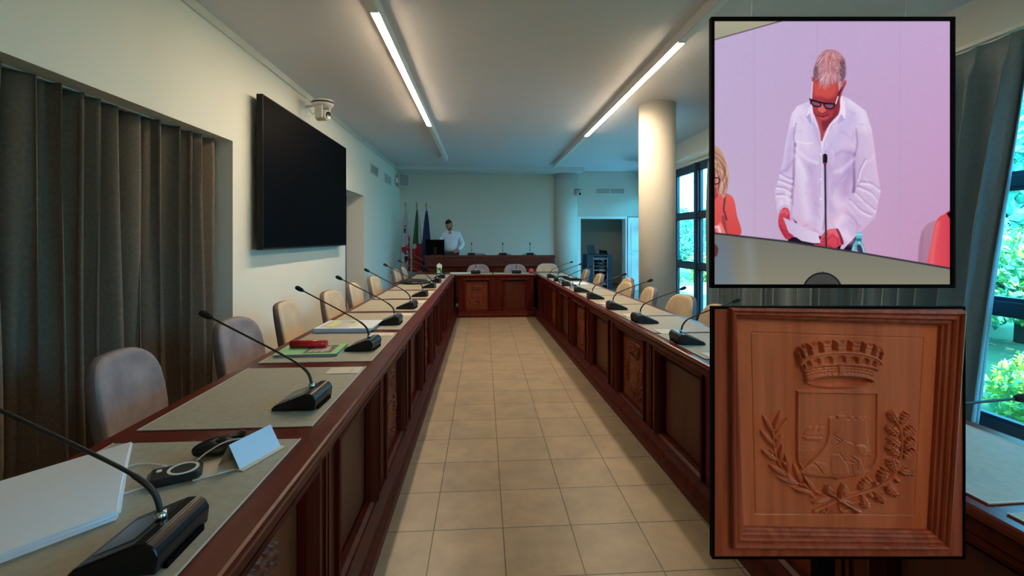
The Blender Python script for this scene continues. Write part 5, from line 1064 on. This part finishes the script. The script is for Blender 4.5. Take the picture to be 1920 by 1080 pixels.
MB().add(V, [(c * n + j, c * n + j + 1, ((c + 1) % 4) * n + j + 1, ((c + 1) % 4) * n + j) for c in range(4) for j in range(n - 1)]).build('moulding', 'relief_frame', b2, fix=False)
C_ = carve(2.2041 * .8)
for k, o in field_parts(C_, {0: 'panel_ground', 1: 'carved_crown', 2: 'carved_shield', 3: 'carved_olive_branch', 4: 'carved_oak_branch', 5: 'carved_ribbon'}, sc, .0017, b2, 'relief_wood', origin=(ox, oz)): o.location = (0, .014, 0)
MB().box(-w + .02, .0285, -h + .02, w - .02, .034, h - .02).build('back_board', 'black_matt', b2)
zf = b2.location.z
st = empty('added_panel_stand', (b2.location.x + FW.x * .05, b2.location.y + FW.y * .05, 0), -YAW, 'added black floor stand carrying the carved inset panel', 'stand')  # stand invented to hold the added panel
MB().box(-.02, -.012, .012, .02, .012, zf + .1).box(-.15, -.0145, zf - .05, .15, -.0125, zf + .05).box(-.05, -.04, zf - h - .006, .05, .0, zf - h - .0005).build('post', 'black_matt', st); MB().box(-.22, -.14, 0, .22, .14, .012, b=.004).build('base_plate', 'black_matt', st)

# ---------------------------------------------------------------- outside
struct(MB().box(3.8, 8.75, -.2, 11.0, 10.2, -.04).box(4.4, 10.2, -.2, 11.0, 13.6, -.04).build('trim_terrace', 'terrace')); o = MB().box(-30, -30, -.9, 60, 60, -.5).build('trim_garden', 'ground_soil'); struct(o)
struct(MB().box(3.8, 13.6, -.2, 11.0, 13.8, .02).box(4.4, 10.6, -.045, 11.0, 10.66, .05).build('trim_kerb', 'parapet'))
def crown_mesh(name, seed, n, leaf, mats, blobs=9, flat=1.0):
    r = np.random.RandomState(seed); C = r.uniform(-1, 1, (blobs, 3)) * [.62, .62, .5 * flat]; Rr = r.uniform(.36, .6, blobs); V = []; F = []; mi = []
    for q in range(n):
        b_ = r.randint(blobs); d = r.randn(3); d /= np.linalg.norm(d); p = C[b_] + d * Rr[b_] * r.uniform(.75, 1.05); a = r.randn(3); a /= np.linalg.norm(a); b2_ = np.cross(a, r.randn(3)); b2_ /= np.linalg.norm(b2_) + 1e-9
        L = leaf * r.uniform(.7, 1.4); o_ = len(V); V += [tuple(p - a * L), tuple(p + b2_ * L * .45), tuple(p + a * L), tuple(p - b2_ * L * .45)]; F.append((o_, o_ + 1, o_ + 2, o_ + 3)); mi.append(1 if (r.rand() < .25) else 0)
    me = bpy.data.meshes.new(name); me.from_pydata(V, [], F)
    for m_ in mats: me.materials.append(M[m_])
    me.polygons.foreach_set('material_index', mi); return me
LM = [crown_mesh('foliage', 1, 15000, .042, ['leaf_c', 'leaf_a']), crown_mesh('foliage', 2, 15000, .046, ['leaf_a', 'leaf_b']), crown_mesh('foliage', 3, 9000, .05, ['leaf_b', 'leaf_a'], 14, .8)]
def tree(x, y, zc, s_, mi_, lb, z0=-.6, cat='tree', name='leafy_tree', zs_=1.0):
    t = empty(name, (x, y, z0), 0, lb, cat, 'trees outside the windows' if cat == 'tree' else 'shrubs outside the windows')
    o = bpy.data.objects.new('foliage', LM[mi_]); COL.objects.link(o); o.parent = t; o.location = (0, 0, zc - z0); o.scale = (s_, s_, s_ * zs_); o.rotation_euler = (0, 0, x * 3.1 + y)
    h_ = zc - z0; tr_ = MB().tube([(0, 0, 0), (.05, .03, h_ * .4), (-.03, 0, h_ * .8), (.05, .05, h_ + s_ * .3)], [.10 * s_ ** .5, .08 * s_ ** .5, .05, .02], 8)
    for q in range(4): a = q * 1.7 + x; tr_.tube([(0, 0, h_ * .7), (math.cos(a) * s_ * .3, math.sin(a) * s_ * .3, h_ * .9), (math.cos(a) * s_ * .6, math.sin(a) * s_ * .6, h_ + s_ * .2)], [.04, .03, .012], 6)
    tr_.build('trunk', 'bark', t, smooth=True)
T_ = [(8.6, 20.6, 1.6, 1.6, 0, 'bushy teal tree seen through the upper panes beside the column'), (12.2, 21.4, 1.7, 1.8, 0, 'taller teal tree in the pane right of the wide mullion'), (13.5, 29.0, 1.6, 2.7, 1, 'distant bright tree between the two teal trees'),
      (9.8, 7.7, 2.0, 2.6, 0, 'large teal tree filling most of the right-edge window'), (7.0, 5.35, .95, 1.25, 1, 'smaller bright tree low in the right-edge window'), (15.0, 12.6, 2.6, 3.2, 0, 'tall tree behind the long grey curtain'), (9.0, -1.2, 2.0, 2.4, 0, 'large tree just beyond the right edge of the picture')]
for a in T_: tree(*a)
for x, y, z, q, lb in ((6.0, 15.4, .1, .9, 'yellow-green shrub at the end of the terrace, nearest the column'), (8.1, 15.7, .15, .95, 'yellow-green shrub at the end of the terrace, right of the wide mullion'), (10.3, 15.6, .1, 1.0, 'yellow-green shrub at the end of the terrace, partly behind the curtain'), (5.9, 3.9, -.25, .85, 'low leafy shrub under the right-edge window, nearer one'), (6.5, 1.9, -.2, .75, 'low leafy shrub under the right-edge window, farther right')):
    tree(x, y, z, q, 2, lb, cat='shrub', name='leafy_shrub')
